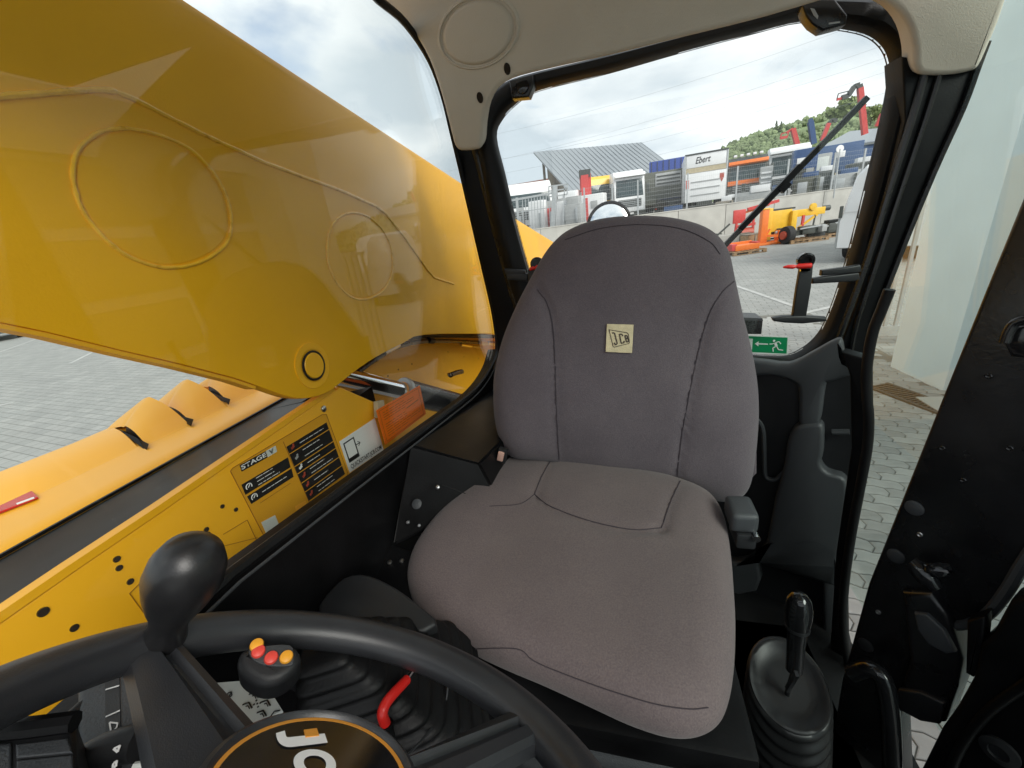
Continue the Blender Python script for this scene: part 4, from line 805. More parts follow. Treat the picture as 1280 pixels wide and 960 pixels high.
# orange warning decal on a bracket
op = PX(-.585); Q = [(470.6, 513), (524.8, 481.7), (532.5, 517.5), (482, 556)]
bm = BM(); plate(bm, [on(u, v, op) for u, v in Q], (1, 0, 0), .0015); ow = obj('warning_plate', bm, M['orange'], ch, smooth=False, label='bright orange text plate')
bm = BM(); p2 = PX(-.5842)
def lq(q, a, b, wd, bm): bar(bm, on(*lerp2(q, *a), p2), on(*lerp2(q, *b), p2), wd, .0005, (1, 0, 0))
for a, b in (((.05, .06), (.95, .06)), ((.95, .06), (.95, .94)), ((.95, .94), (.05, .94)), ((.05, .94), (.05, .06))): lq(Q, a, b, .0008, bm)
for k in range(11):
    t = .16 + k * .068; s = .11; end = random.choice([.9, .9, .82, .6])
    if k == 4: lq(Q, (.62, t), (.9, t - .03), .0022, bm); continue
    while s < end: w_ = random.uniform(.05, .16); lq(Q, (s, t), (min(end, s + w_), t), .0012, bm); s += w_ + .02
obj('print', bm, M['decal_line'], ow, smooth=False)
bm = BM(); plate(bm, [on(u, v, PX(-.60)) for u, v in ((472, 502), (480, 500), (482, 520), (473, 522))], (1, 0, 0), .012); obj('bracket', bm, M['beige'], ch, smooth=False)
# ---- lift ram beside the plate
ra = thing('hydraulic_ram', 'chrome rod and black barrel of the hydraulic ram under the boom', 'hydraulic ram', tuple(on(510, 490, PX(-.66))))
RA = on(380, 460, PX(-.80)); RB = on(506, 490, PX(-.715)); ax = (RB - RA).normalized()
bm = BM(); tube(bm, [RA, RB + ax * .02], .030, 24); obj('rod', bm, M['chrome'], ra)
L_ = .34
bm = BM(); lathe(bm, RB - ax * .012, ax, [(.030, -.002), (.046, -.002), (.049, .002), (.049, .012), (.046, .016)], 32); obj('gland', bm, M['galv'], ra)
bm = BM(); lathe(bm, RB, ax, [(.046, .0), (.046, L_)], 32); obj('barrel', bm, M['black_paint'], ra)
bm = BM(); lathe(bm, RB - ax * .02, ax, [(.027, 0), (.033, .001), (.033, .010), (.027, .012)], 24, cap=False); obj('wiper_seal', bm, M['orange_ring'], ra)
c = on(562, 470, PX(-.69)); bm = BM(); tube(bm, [c - Vector((0, 0, .0)), c + Vector((.0, .0, .012))], .008, 10); obj('grease_nipple', bm, M['steel'], ra)
bm = BM(); tube(bm, [c + Vector((0, .01, .0)), c + Vector((0, .07, -.012)), c + Vector((0, .13, -.03))], .011, 10); obj('port', bm, M['black_paint'], ra)
# ---- pipes at the boom foot
hp = thing('hydraulic_pipe', 'black hydraulic pipe with silver fittings along the boom foot', 'pipe', tuple(on(560, 425, PX(-.78))))
HP = PX(-.78)
bm = BM(); tube(bm, spline([on(u, v, HP) for u, v in ((440, 470), (470, 448), (500, 432), (540, 426), (600, 428), (625, 429))], 5), .010, 12); obj('pipe', bm, M['black_paint'], hp)
bm = BM(); tube(bm, spline([on(u, v, HP) - Vector((.02, 0, -.004)) for u, v in ((450, 458), (490, 430), (540, 420), (620, 421))], 5), .013, 12); obj('hose', bm, M['rubber'], hp)
for (a, b, r_, m) in (((575, 431), (588, 433), .008, 'chrome'), ((590, 433), (598, 434), .007, 'yellow'), ((598, 428), (606, 429), .017, 'yellow'), ((608, 429), (618, 430), .012, 'steel'), ((534, 425), (540, 426), .014, 'rubber'), ((478, 441), (496, 431), .012, 'steel')):
    bm = BM(); tube(bm, [on(*a, HP) + Vector((.004, 0, 0)), on(*b, HP) + Vector((.004, 0, 0))], r_, 10); obj('fitting', bm, M[m], hp)
# ---- engine cover beyond the boom
ec = thing('engine_cover', 'yellow engine cover with three scoop vents and a red reflector', 'engine cover', (-1.4, .8, 1.0))
Ya, Yb, zN, xN = -.7, 2.4, 1.641, -1.03
bm = BM(); [hexa(bm, [(xN + .004, a_, zN - .006), (xi, a_, zi), (xi, b_, zi), (xN + .004, b_, zN - .006), (xN + .004, a_, zN - .2), (xi, a_, zN - .2), (xi, b_, zN - .2), (xN + .004, b_, zN - .2)]) for a_, b_, xi, zi in ((Ya, .86, -.642, zN + .062), (.8605, Yb, -.885, zN + .02))]; obj('gutter_strip', bm, M['gutter'], ec, smooth=False)
def zbase(x):
    u = -x
    return zN + .004 - (.55 * (u - 1.35) ** 2 if u > 1.35 else 0) - (2.6 * (u - 1.62) ** 2 if u > 1.62 else 0)
def base_prof(y): return [(xN, zN - .2), (xN, zN - .014), (xN - .012, zN)] + [(x, zbase(x)) for x in (-1.08, -1.16, -1.24, -1.32, -1.40, -1.48, -1.56, -1.62, -1.68, -1.74, -1.80)] + [(-1.83, zN - .25), (-1.85, zN - .8)]
bm = BM(); loft(bm, [[Vector((x, Ya + (Yb - Ya) * k / 45, z)) for x, z in base_prof(0)] for k in range(46)], False); obj('cover_shell', bm, M['yellow'], ec, angle=50)
bm = BM(); bar(bm, (xN - .004, Ya, zN - .004), (xN - .004, Yb, zN - .004), .006, .006); obj('edge_seal', bm, M['rubber'], ec, smooth=False)
# scoops: each rises from a dark slot to a ridge and a steep rear edge
XN_, XR_, XF_ = -1.16, -1.35, -1.72
def X3(p, x): return at(p[0], p[1], 'X', x)
SC = (((155, 534), (183, 497), (240, 526), (186, 555), (149, 537), (183, 564)),
      ((209, 510), (231, 475), (286, 502), (242, 524), (212, 510), (239, 533)),
      ((259, 484), (268, 468), (330, 480), (288, 499), (265, 488), (286, 506)))
def scoop(P1, P4, P3, P2, F0=None):
    loops = []
    for k in range(14):
        s = k / 13; Nn = P2.lerp(P3, s); Rr = P1.lerp(P4, s); Rr = Rr + Vector((0, 0, .006 * math.sin(math.pi * s)))
        Fb = (F0 if F0 else Vector((XF_, P1.y, zbase(XF_) - .01))).lerp(Vector((XF_, Rr.y, zbase(XF_) - .01)), s if F0 else 1); Nn = Vector((Nn.x, Nn.y, zbase(Nn.x) - .003))
        nrm_ = Vector((-(Rr - Nn).z * -1, 0, abs((Rr - Nn).x))).normalized()
        c1_ = Nn.lerp(Rr, .12) + Vector((0, 0, -.004)); c2_ = Nn.lerp(Rr, .5) + nrm_ * .016; c3_ = Nn.lerp(Rr, .86) + nrm_ * .012
        d1_ = Rr.lerp(Fb, .12) + Vector((-.004, 0, .004)); d2_ = Rr.lerp(Fb, .5) + Vector((-.01, 0, .006))
        loops.append(spline([Nn, c1_, c2_, c3_, Rr, d1_, d2_, Fb], 3))
    return loops
for i, (p1, p4, p3, p2, v1, v2) in enumerate(SC):
    P1, P4, P3, P2 = X3(p1, XR_), X3(p4, XR_), X3(p3, XN_), X3(p2, XN_)
    L_ = scoop(P1, P4, P3, P2, X3((p1[0] - 20, p1[1]), -1.50) - Vector((0, 0, .02))); last = L_[-1]
    L_.append([p + Vector((0, .003, -.006)) for p in last]); L_.append([Vector((p.x, p.y + .004, zbase(p.x) - .008)) for p in last])
    bm = BM(); loft(bm, L_, False); sc = obj('scoop', bm, M['yellow'], ec, angle=55)
    f0 = L_[0]; bm = BM(); m_ = 13
    loft(bm, [[p + Vector((0, .004, -.001)) for p in f0[:m_]], [Vector((p.x, p.y - .006, zbase(p.x) - .010)) for p in f0[:m_]]], False); vt = obj('vent', bm, M['rubber'], sc, smooth=False)
    def LX(t): return XR_ + (XN_ - XR_) * t
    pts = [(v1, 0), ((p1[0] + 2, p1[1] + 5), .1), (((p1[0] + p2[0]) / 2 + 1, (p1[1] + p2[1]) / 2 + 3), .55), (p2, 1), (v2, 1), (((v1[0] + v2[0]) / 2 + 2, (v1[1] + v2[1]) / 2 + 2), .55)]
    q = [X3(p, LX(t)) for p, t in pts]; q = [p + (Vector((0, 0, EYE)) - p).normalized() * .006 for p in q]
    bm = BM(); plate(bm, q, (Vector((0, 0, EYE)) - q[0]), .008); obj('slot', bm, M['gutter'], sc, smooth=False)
# front part of the cover swells up towards the first slot
P1, P2 = X3((140, 536), -1.40), X3((181, 566), XN_); A1, A2 = X3((0, 592), -1.44), Vector((XN_, Ya, zN)); dirv = (P1 - A1) / (P1.y - A1.y); A1 = A1 + dirv * (Ya - A1.y)
L_ = scoop(A1, P1, P2, A2); last = L_[-1]; L_.append([p + Vector((0, .004, -.008)) for p in last]); L_.append([Vector((p.x, p.y + .004, zbase(p.x) - .01)) for p in last])
bm = BM(); loft(bm, L_, False); obj('front_swell', bm, M['yellow'], ec, angle=55)
pr = [at(u, v, 'Z', zN + .010) for u, v in ((-40, 641), (37, 611), (47, 621), (-40, 655))]
bm = BM(); plate(bm, pr, (0, 0, 1), .004); obj('red_reflector', bm, M['red_refl'], ec, smooth=False)
pr = [at(u, v, 'Z', zN + .0112) for u, v in ((20, 629), (42, 621), (43, 622.5), (21, 630.5))]
bm = BM(); plate(bm, pr, (0, 0, 1), .001); obj('white_print', bm, M['white'], ec, smooth=False)
# ---- rear part of the machine: dark rear box and mirror seen through the rear window
t = thing('rear_work_lamp', 'black box lamp outside the rear window beside the seat back', 'lamp', tuple(on(940, 412, PY(1.7))))
bm = BM(); P = ons([(915, 399), (954, 400), (952, 418), (915, 418)], PY(1.7)); plate(bm, P, (0, -1, 0), .08, .004); obj('housing', bm, M['black_paint'], t)
bm = BM(); plate(bm, ons([(915, 396), (953, 398), (954, 401), (915, 400)], PY(1.69)), (0, -1, 0), .09); obj('lid', bm, M['grey_plastic'], t, smooth=False)
t = thing('rear_view_mirror', 'round convex mirror with black rim behind the top of the seat', 'mirror', tuple(on(761, 290, PY(3.2))))
mc = on(761, 281, PY(3.2)); e = (on(788, 281, PY(3.2)) - mc).length; nn = Vector((-.10, -1, .12)).normalized()
bm = BM(); lathe(bm, mc, nn, [(.001, .035), (e * .3, .032), (e * .6, .022), (e * .85, .008), (e * .95, 0)], 32, cap=False); obj('mirror_glass', bm, M['mirror'], t)
bm = BM(); e1, e2, _a = frame_of(nn); tube(bm, [mc + e1 * e * math.cos(k * math.pi / 20) + e2 * e * math.sin(k * math.pi / 20) for k in range(40)], .010, 8, True); obj('rim', bm, M['rubber'], t)
bm = BM(); lathe(bm, mc, nn, [(e * .98, -.002), (e * .7, -.04), (.05, -.06)], 24); obj('back_shell', bm, M['black_paint'], t)
bm = BM(); tube(bm, [mc - nn * .05, mc + Vector((0, .1, -.7)), mc + Vector((0, .1, -1.1))], .015, 8); obj('arm', bm, M['black_steel'], t)
t = thing('counterweight', 'yellow rear counterweight of the machine behind the cab', 'counterweight', (0, 3.2, .6))
bm = BM(); box(bm, (-.42, 3.3, 1.0), (1.0, .9, .9), None, .06); obj('casting', bm, M['yellow'], t)
# ================================================================== CAB SHELL
cab = thing('operator_cab', 'black steel operator cab with cream headliner around the seat', 'cab', (.08, .5, .85))
GX = -0.42
# ---- left side glass
gpx = [(470, 0), (505, 30), (535, 75), (552, 120), (563, 165), (575, 215), (590, 280), (605, 345), (616, 395), (620, 435), (612, 460), (592, 488), (540, 528), (430, 609), (285, 717)]
gp = spline([on(u, v, PX(GX)) for u, v in gpx], 4)
full = gp + [Vector((GX, -.6, gp[-1].z + .01)), Vector((GX, -.6, 2.50)), Vector((GX, .4, 2.50))]
bm = BM(); plate(bm, full, (1, 0, 0), .005); obj('side_window_glass', bm, M['side_glass'], cab, smooth=False)
bm = BM(); tube(bm, [p + Vector((.004, 0, 0)) for p in full], .0075, 8, True); obj('side_window_seal', bm, M['rubber'], cab)
sill = spline([on(u, v, PX(GX + .004)) for u, v in gpx[9:]], 4)
# inner wall below the sill
wallp = [p + Vector((0, 0, -.004)) for p in sill]
bm = BM(); plate(bm, wallp + [Vector((GX + .004, -.6, wallp[-1].z + .01)), Vector((GX + .004, -.6, .86)), Vector((GX + .004, 1.4, .86)), Vector((GX + .004, 1.42, 1.6))], (1, 0, 0), .03); obj('left_inner_wall', bm, M['black_steel'], cab)
bm = BM(); tube(bm, [p + Vector((.012, 0, -.010)) for p in sill] + [Vector((GX + .016, -.6, sill[-1].z))], .002, 6); obj('sill_trim', bm, M['grey_plastic'], cab)
bm = BM(); box(bm, (.12, -.36, 1.2), (1.06, .04, .7)); obj('front_wall', bm, M['black_steel'], cab, smooth=False)
bm = BM(); box(bm, (.12, -.20, 1.53), (1.06, .30, .05), None, .02); obj('dash_cowl', bm, M['plastic'], cab)
bm = BM(); box(bm, (.08, .35, .88), (1.0, 2.0, .04)); obj('floor', bm, M['rubber'], cab, smooth=False)
# ---- headliner
LN = (Vector((0, 1.06, 2.35)), Vector((0, -.92, -.39)).normalized())
lp_ = [(440, -60), (470, 0), (495, 18), (518, 44), (536, 75), (551, 118), (562, 160), (568, 182), (576, 189), (595, 188), (602, 182), (604, 158), (609, 132), (621, 112), (640, 99), (680, 88), (760, 70), (850, 48), (940, 26), (1000, 9), (1040, -2), (1085, -4), (1118, 10), (1136, 34), (1143, 62), (1144, 84), (1152, 94), (1185, 95), (1214, 90), (1226, 82), (1240, 52), (1256, 12), (1275, -60), (1280, -130), (860, -150), (480, -130)]
bm = BM(); plate(bm, ons(sp2(lp_, 3), LN), LN[1], .05, .011, 4); obj('headliner', bm, M['lining'], cab, angle=50)
bm = BM(); box(bm, (.10, .45, 2.60), (1.12, 1.2, .05)); obj('roof_panel', bm, M['lining'], cab, smooth=False)
LF = (LN[0] + LN[1] * .001, LN[1])
dc = on(597, 42, LF); e1 = (on(643, 38, LF) - dc); e2 = (on(600, -2, LF) - dc)
bm = BM(); n_ = LN[1]; rp = [(.0, .0, .009), (.84, .84, .008), (.92, .92, .006), (.97, .97, .001), (1.0, 1.0, -.006), (1.03, 1.03, -.003), (1.06, 1.06, .004), (1.10, 1.10, .004), (1.16, 1.16, -.003)]
loft(bm, [[dc + e1 * max(a, .01) * math.cos(q * math.pi / 24) + e2 * max(b, .01) * math.sin(q * math.pi / 24) + n_ * (h + .0) for q in range(48)] for a, b, h in rp]); obj('speaker_cover', bm, M['lining'], cab, angle=60)
for (u, v) in ((634, 86), (600, 122)):
    c = on(u, v, LF); bm = BM(); lathe(bm, c, n_, [(.007, -.002), (.0075, .001), (.005, .001), (.0045, -.006)], 12, sx=1.5, cap=False); lathe(bm, c - n_ * .0003, n_, [(.0055, 0), (.0001, .0002)], 12, sx=1.5); obj('clip_hole', bm, M['dark_hole'], cab)
for x_ in (-.47, .70):
    bm = BM(); box(bm, (x_, .06, 2.575), (.08, 1.3, .10), None, .02); obj('roof_rail', bm, M['black_steel'], cab)
bm = BM(); box(bm, (.115, -.58, 2.575), (1.09, .08, .10), None, .02); obj('roof_rail', bm, M['black_steel'], cab)
# ---- rear wall window frame
RY = PY(1.16)
inner = [(616, 168), (624, 145), (642, 126), (670, 109), (760, 86), (850, 60), (940, 36), (1010, 19), (1050, 27), (1090, 35), (1112, 50), (1122, 72), (1122, 100), (1112, 150), (1095, 220), (1077, 290), (1060, 350), (1044, 395), (1030, 422), (1010, 440), (985, 449), (930, 447), (860, 445), (780, 442), (715, 438), (690, 420), (672, 380), (655, 325), (640, 270), (627, 215)]
outer = [(594, 160), (604, 130), (624, 108), (655, 94), (755, 70), (850, 46), (940, 22), (1003, 3), (1050, -2), (1105, 2), (1136, 28), (1148, 66), (1150, 105), (1138, 155), (1119, 228), (1100, 297), (1082, 362), (1066, 410), (1048, 440), (1020, 458), (988, 464), (930, 462), (860, 460), (780, 458), (705, 455), (670, 438), (650, 395), (632, 338), (616, 280), (603, 218)]
I3 = spline(ons(inner, RY), 4, True); O3 = spline(ons(outer, RY), 4, True)
bm = BM(); ringplate(bm, I3, O3, (0, -1, 0), .04, .012); obj('rear_window_frame', bm, M['rubber'], cab, angle=50)
bm = BM(); plate(bm, [p + Vector((0, .03, 0)) for p in I3], (0, -1, 0), .005); obj('rear_window_glass', bm, M['rear_glass'], cab, smooth=False)
# ---- rear pillars
LPY = PY(1.20)
bm = pxplate([(560, 140), (600, 140), (618, 215), (634, 290), (650, 355), (668, 410), (690, 470), (610, 500), (622, 440), (618, 400), (606, 345), (591, 280), (576, 215)], PY(1.19), .05, .004); obj('rear_pillar', bm, M['black_steel'], cab)
bm = BM(); tube(bm, [on(u, v, PY(1.175)) for u, v in ((586, 150), (603, 215), (620, 285), (637, 350), (652, 400), (672, 470))], .0135, 12); obj('pillar_tube', bm, M['black_paint'], cab)
bm = pxplate([(1128, 70), (1228, 84), (1205, 140), (1168, 222), (1124, 330), (1094, 415), (1088, 475), (1040, 462), (1052, 430), (1070, 385), (1088, 325), (1110, 240), (1132, 150)], PY(1.13), .06, .004); obj('rear_pillar', bm, M['black_steel'], cab)
for px_, r_ in ((((1168, 60), (1157, 88), (1140, 148), (1112, 235), (1084, 325), (1060, 392), (1046, 430)), .007), (((1187, 60), (1176, 88), (1156, 150), (1126, 238), (1096, 328), (1072, 400), (1062, 445)), .0055), (((1234, 52), (1222, 84), (1203, 136), (1166, 218), (1122, 326), (1091, 412), (1085, 470)), .006)):
    bm = BM(); tube(bm, spline([on(u, v, PY(1.127)) for u, v in px_], 4), r_, 8); obj('pillar_bead', bm, M['black_paint'], cab)
# hinge and clip at the top of the rear window
bm = pxplate([(1003, 6), (1012, -2), (1044, -2), (1060, 18), (1058, 30), (1028, 38), (1016, 30), (1008, 20)], PY(1.125), .03, .004); h_ = obj('window_hinge', bm, M['black_paint'], cab)
bm = pxplate([(1013, 10), (1018, 11), (1023, 20), (1022, 24), (1017, 19)], PY(1.1245), .003); obj('hinge_slot', bm, M['galv'], h_, smooth=False)
bm = pxplate([(1036, 28.5), (1050, 26.5), (1050, 28.5), (1036, 30.5)], PY(1.1245), .003); obj('hinge_label', bm, M['galv'], h_, smooth=False)
bm = pxplate([(636, 100), (666, 92), (667, 106), (661, 121), (640, 123)], PY(1.13), .03, .004); h2 = obj('window_hinge', bm, M['black_paint'], cab)
bm = BM(); lathe(bm, on(653, 108, PY(1.128)), (0, -1, 0), [(.016, 0), (.015, .006), (.006, .008), (.001, .008)], 16); obj('hinge_bolt', bm, M['gloss_black'], h2)
# ---- rear right moulded trim
TR = (on(940, 450, PY(1.12)), Vector((-.42, -.9, .06)).normalized())
def tp(d): return (TR[0] + TR[1] * d, TR[1])
bm = pxplate([(860, 456), (985, 456), (1015, 444), (1046, 428), (1060, 452), (1085, 462), (1086, 560), (1066, 680), (1052, 800), (1062, 900), (870, 900)], TR, .03); tr = obj('rear_trim', bm, M['plastic'], cab)
for nm, px_, d, r_ in (('trim_shoulder', [(860, 448), (940, 450), (985, 455), (1012, 443), (1046, 425), (1054, 430), (1058, 452), (1080, 463), (1040, 478), (1032, 484), (1023, 535), (1000, 538), (998, 490), (990, 478), (968, 471), (945, 471), (930, 476), (860, 476)], .028, .010),
    ('trim_hump', [(860, 700), (945, 700), (968, 625), (980, 580), (984, 554), (991, 538), (1001, 532), (1016, 530), (1029, 534), (1029, 566), (1026, 580), (1035, 592), (1058, 602), (1058, 640), (1050, 690), (1044, 740), (1035, 690), (1000, 680), (950, 690), (945, 740), (860, 740)], .034, .010),
    ('trim_side', [(1030, 690), (1046, 690), (1046, 760), (1054, 840), (1060, 900), (1036, 900), (1030, 800)], .034, .006)):
    bm = pxplate(px_, tp(d), d - .001, r_, 3); obj(nm, bm, M['grey_plastic'], tr, angle=50)
bm = BM(); tube(bm, spline([on(u, v, tp(.018)) for u, v in ((930, 520), (944, 523), (953, 535), (955, 560), (956, 590), (960, 598), (970, 599), (980, 590))], 5), .006, 8); obj('trim_rib', bm, M['grey_plastic'], tr)
bm = BM(); tube(bm, [on(u, v, tp(.012)) for u, v in ((1040, 540), (1062, 540))], .008, 8); obj('trim_boss', bm, M['grey_plastic'], tr)
# B post skin and door gasket
bm = pxplate([(1052, 440), (1086, 450), (1087, 520), (1086, 560), (1076, 620), (1064, 690), (1056, 745), (1057, 800), (1068, 850), (1090, 980), (1040, 980), (1038, 800), (1045, 690), (1064, 560), (1062, 470)], (on(1070, 600, PX(.50)), Vector((-.6, -.8, 0)).normalized()), .03, .004); obj('door_post', bm, M['black_steel'], cab)
gk = [(1112, 362), (1100, 392), (1092, 412), (1086, 440), (1083, 470), (1084, 500), (1086, 525), (1084, 560), (1075, 610), (1064, 670), (1056, 730), (1054, 780), (1060, 830), (1072, 890), (1086, 980)]
GKP = (on(1070, 600, PX(.49)), Vector((-.6, -.8, 0)).normalized())
bm = BM(); tube(bm, spline([on(u, v, GKP) for u, v in gk], 5), .009, 10); obj('door_gasket', bm, M['rubber'], cab)
# right door glass
bm = BM(); plate(bm, [(.66, -.3, 2.44), (.66, 1.35, 2.44), (.66, 1.35, .9), (.66, -.3, .9)], (-1, 0, 0), .005); obj('door_window_glass', bm, M['door_glass'], cab, smooth=False)
# ================================================================== DOOR WITH FRONT POST (dark, at right)
dp = thing('cab_door', 'black cab door post with hinge and grab tube at the right edge', 'cab door', (.5, .5, .9))
DP = (on(1150, 640, PX(.50)), Vector((-.75, -.66, .1)).normalized())
def dpl(d): return (DP[0] + DP[1] * d, DP[1])
bm = pxplate([(1480, -250), (1282, 238), (1234, 356), (1185, 478), (1135, 604), (1085, 730), (1052, 850), (1030, 985), (1130, 985), (1126, 895), (1136, 830), (1160, 790), (1188, 782), (1206, 783), (1236, 769), (1262, 736), (1285, 695), (1340, 640), (1480, 560)], DP, .04, .006); obj('door_frame', bm, M['black_paint'], dp)
bm = BM(); tube(bm, spline([on(u, v, dpl(.004)) for u, v in ((1470, 572), (1330, 650), (1300, 676), (1278, 706), (1256, 742), (1232, 770), (1206, 781), (1186, 780), (1164, 770))], 5), .008, 8); obj('edge_trim', bm, M['grey_plastic'], dp)
for (u, v) in ((1143, 635), (1120, 695), (1082, 806), (1066, 850)):
    bm = BM(); lathe(bm, on(u, v, dpl(.0005)), DP[1], [(.0135, 0), (.0132, .002), (.010, .0035), (.001, .0037)], 20); obj('plug', bm, M['grey_plastic'] if v < 750 else M['plastic'], dp)
bm = pxplate([(1126, 740), (1164, 742), (1186, 770), (1203, 826), (1196, 862), (1180, 905), (1148, 902), (1118, 884), (1136, 826)], dpl(.02), .06, .01); hb = obj('hinge_block', bm, M['black_paint'], dp)
bm = pxplate([(1142, 766), (1158, 768), (1180, 788), (1194, 816), (1182, 818), (1160, 806), (1146, 788)], dpl(.028), .01, .004); obj('hinge_cover', bm, M['grey_plastic'], hb)
bm = pxplate([(1122, 862), (1150, 866), (1180, 880), (1174, 906), (1150, 902), (1120, 886)], dpl(.03), .01, .004); obj('hinge_cap', bm, M['plastic'], hb)
bm = pxplate([(1480, 600), (1340, 690), (1286, 742), (1262, 752), (1240, 792), (1224, 806), (1216, 848), (1196, 884), (1176, 912), (1140, 985), (1480, 985)], dpl(.05), .05, .01); lb = obj('lower_frame', bm, M['black_steel'], dp)
bm = BM(); tube(bm, spline([on(u, v, dpl(.055)) for u, v in ((1180, 985), (1200, 935), (1235, 890), (1290, 850))], 5), .007, 10); obj('frame_tube', bm, M['black_steel'], lb)
bm = BM(); lathe(bm, on(1250, 938, dpl(.052)), DP[1], [(.022, 0), (.022, .005), (.012, .008), (.011, .004), (.001, .004)], 20); obj('latch_plate', bm, M['plastic'], lb)
bm = pxplate([(1208, 776), (1232, 770), (1226, 834), (1216, 848), (1206, 842)], dpl(.045), .03, .006); obj('striker', bm, M['black_steel'], lb)
for (u, v) in ((1178, 560), (1204, 600), (1150, 668), (1236, 470), (1262, 560), (1098, 765)):
    bm = BM(); lathe(bm, on(u, v, dpl(.0005)), DP[1], [(.0042, 0), (.0042, .0016), (.0030, .0022), (.0018, .0014), (.0005, .0014)], 12); obj('screw', bm, M['steel'] if v > 600 else M['gloss_black'], dp)
hd = spline([on(u, v, dpl(.03)) for u, v in ((1138, 702), (1150, 712), (1162, 726), (1172, 736))], 6)
bm = BM(); tube(bm, hd, [.008 + .008 * math.sin(math.pi * (.15 + .8 * i / (len(hd) - 1))) for i in range(len(hd))], 14); obj('door_handle', bm, M['gloss_black'], dp)
bm = BM(); blob(bm, on(1172, 712, dpl(.03)), (.018, .012, .013), 3, .35, 2.2, 4); obj('plastic_wrap', bm, M['gloss_black'], dp)
bm = BM(); tube(bm, spline([on(u, v, dpl(.05)) for u, v in ((1066, 842), (1086, 836), (1102, 846), (1110, 872), (1114, 910), (1116, 985))], 6), .0155, 14); obj('grab_tube', bm, M['gloss_black'], dp)
bm = BM(); tube(bm, spline([on(u, v, dpl(.05)) for u, v in ((1256, 428), (1262, 412), (1272, 402), (1300, 396))], 5), [.006] * 15 + [.006], 10); obj('lock_cable', bm, M['gloss_black'], dp)
bm = pxplate([(1250, 420), (1268, 408), (1300, 404), (1300, 450), (1262, 446)], dpl(.04), .03, .006); obj('door_lock', bm, M['gloss_black'], dp)
# ================================================================== REAR WINDOW FITTINGS
def latch(label, pv, px_arm, px_post, px_bar, pin, Y):
    p = on(*pv, PY(Y)); t = thing('window_latch', label, 'window latch', tuple(p), 'rear window latches')
    bm = pxplate(px_post, PY(Y), .012, .002); obj('post', bm, M['plastic'], t)
    bm = BM(); lathe(bm, on(*pv, PY(Y - .004)), (0, -1, 0), [(.017, -.012), (.018, 0), (.014, .004), (.009, .004), (.008, .001), (.001, .001)], 20); kb = obj('pivot_knob', bm, M['gloss_black'], t)
    if pin:
        bm = BM(); tube(bm, [on(u, v, PY(Y - .012)) for u, v in pin], [.002, .0045, .005, .0032, .006, .006], 10); obj('red_pin', bm, M['red'], t)
        bm = pxplate([(1001, 337), (1013, 336), (1013, 338.5), (1001, 339.5)], PY(Y - .006), .006); obj('washer', bm, M['chrome'], t, smooth=False)
    for a in px_arm:
        bm = pxplate(a, PY(Y + .004), .014, .003); obj('arm', bm, M['plastic'], t)
    if px_bar: bm = pxplate(px_bar, PY(Y - .004), .016, .004); obj('foot_bar', bm, M['plastic'], t)
latch('black window latch with red pin and wide foot at the right pillar', (1008, 326), [[(1016, 348), (1030, 346), (1074, 341), (1076, 349), (1068, 352), (1016, 355)], [(1028, 338), (1060, 334), (1076, 331), (1078, 340), (1050, 343), (1027, 345)]],
      [(1002, 328), (1017, 329), (1014, 360), (1008, 396), (991, 396), (996, 362)], [(966, 398), (980, 395.5), (1006, 395), (1034, 397), (1034, 402), (1004, 405), (982, 404), (968, 402)], ((979, 334), (985, 333.5), (992, 333.5), (995, 333), (998, 333), (1014, 332)), 1.10)
latch('black window latch at the left pillar partly behind the seat back', (671, 330), [[(632, 341), (660, 342), (660, 352), (634, 350)], [(630, 336), (656, 338), (656, 343), (631, 343)]],
      [(660, 338), (668, 326), (676, 324), (676, 350), (664, 366), (660, 364)], None, ((662, 338), (664, 336), (667, 335), (669, 335), (671, 334), (674, 334)), 1.10)
WPN = PY(1.205)
wp_ = thing('wiper_blade', 'long black wiper blade crossing the rear window diagonally', 'wiper', tuple(on(905, 305, WPN)))
bm = BM(); a, b = on(880, 334, WPN), on(1084, 122, WPN); bar(bm, a, b, .010, .012); obj('blade', bm, M['rubber'], wp_, smooth=False)
bm = BM(); q = on(925, 286, PY(1.195)), on(1000, 207, PY(1.195)); bar(bm, q[0], q[1], .013, .012); obj('holder', bm, M['black_steel'], wp_, smooth=False)
bm = BM(); q = on(975, 239, PY(1.195)), on(985, 228, PY(1.195)); bar(bm, q[0], q[1], .018, .016); obj('joint', bm, M['black_steel'], wp_, smooth=False)
# exit sign sticker
EP = PY(1.183)
Q = [(930, 419), (986, 421), (985, 443.5), (930, 441)]
bm = BM(); plate(bm, ons(Q, EP), (0, -1, 0), .001); es = obj('exit_sign', bm, M['exit_white'], None, smooth=False)
tag(es, 'green emergency exit sticker with arrow and running man on the rear window', 'sign')
E2 = PY(1.1822)
bm = BM(); plate(bm, ons([(933.5, 420.3), (984.5, 422), (983.2, 442), (935, 439.8)], E2), (0, -1, 0), .0006); obj('green_field', bm, M['green'], es, smooth=False)
E3 = PY(1.1814)
def ep(px): bm = BM(); plate(bm, ons(px, E3), (0, -1, 0), .0005); return bm
obj('door_symbol', ep([(930.5, 423), (941, 423.5), (940, 437), (930.5, 436.5)]), M['exit_white'], es, smooth=False)
obj('arrow', ep([(943.5, 429.8), (948.5, 426.6), (948, 429), (960, 429.6), (960, 431), (948, 430.5), (948, 433)]), M['exit_white'], es, smooth=False)
bm = BM(); lathe(bm, on(967.5, 426, E3), (0, -1, 0), [(.0032, 0), (.003, .0005), (.0001, .0005)], 12); obj('figure_head', bm, M['exit_white'], es)
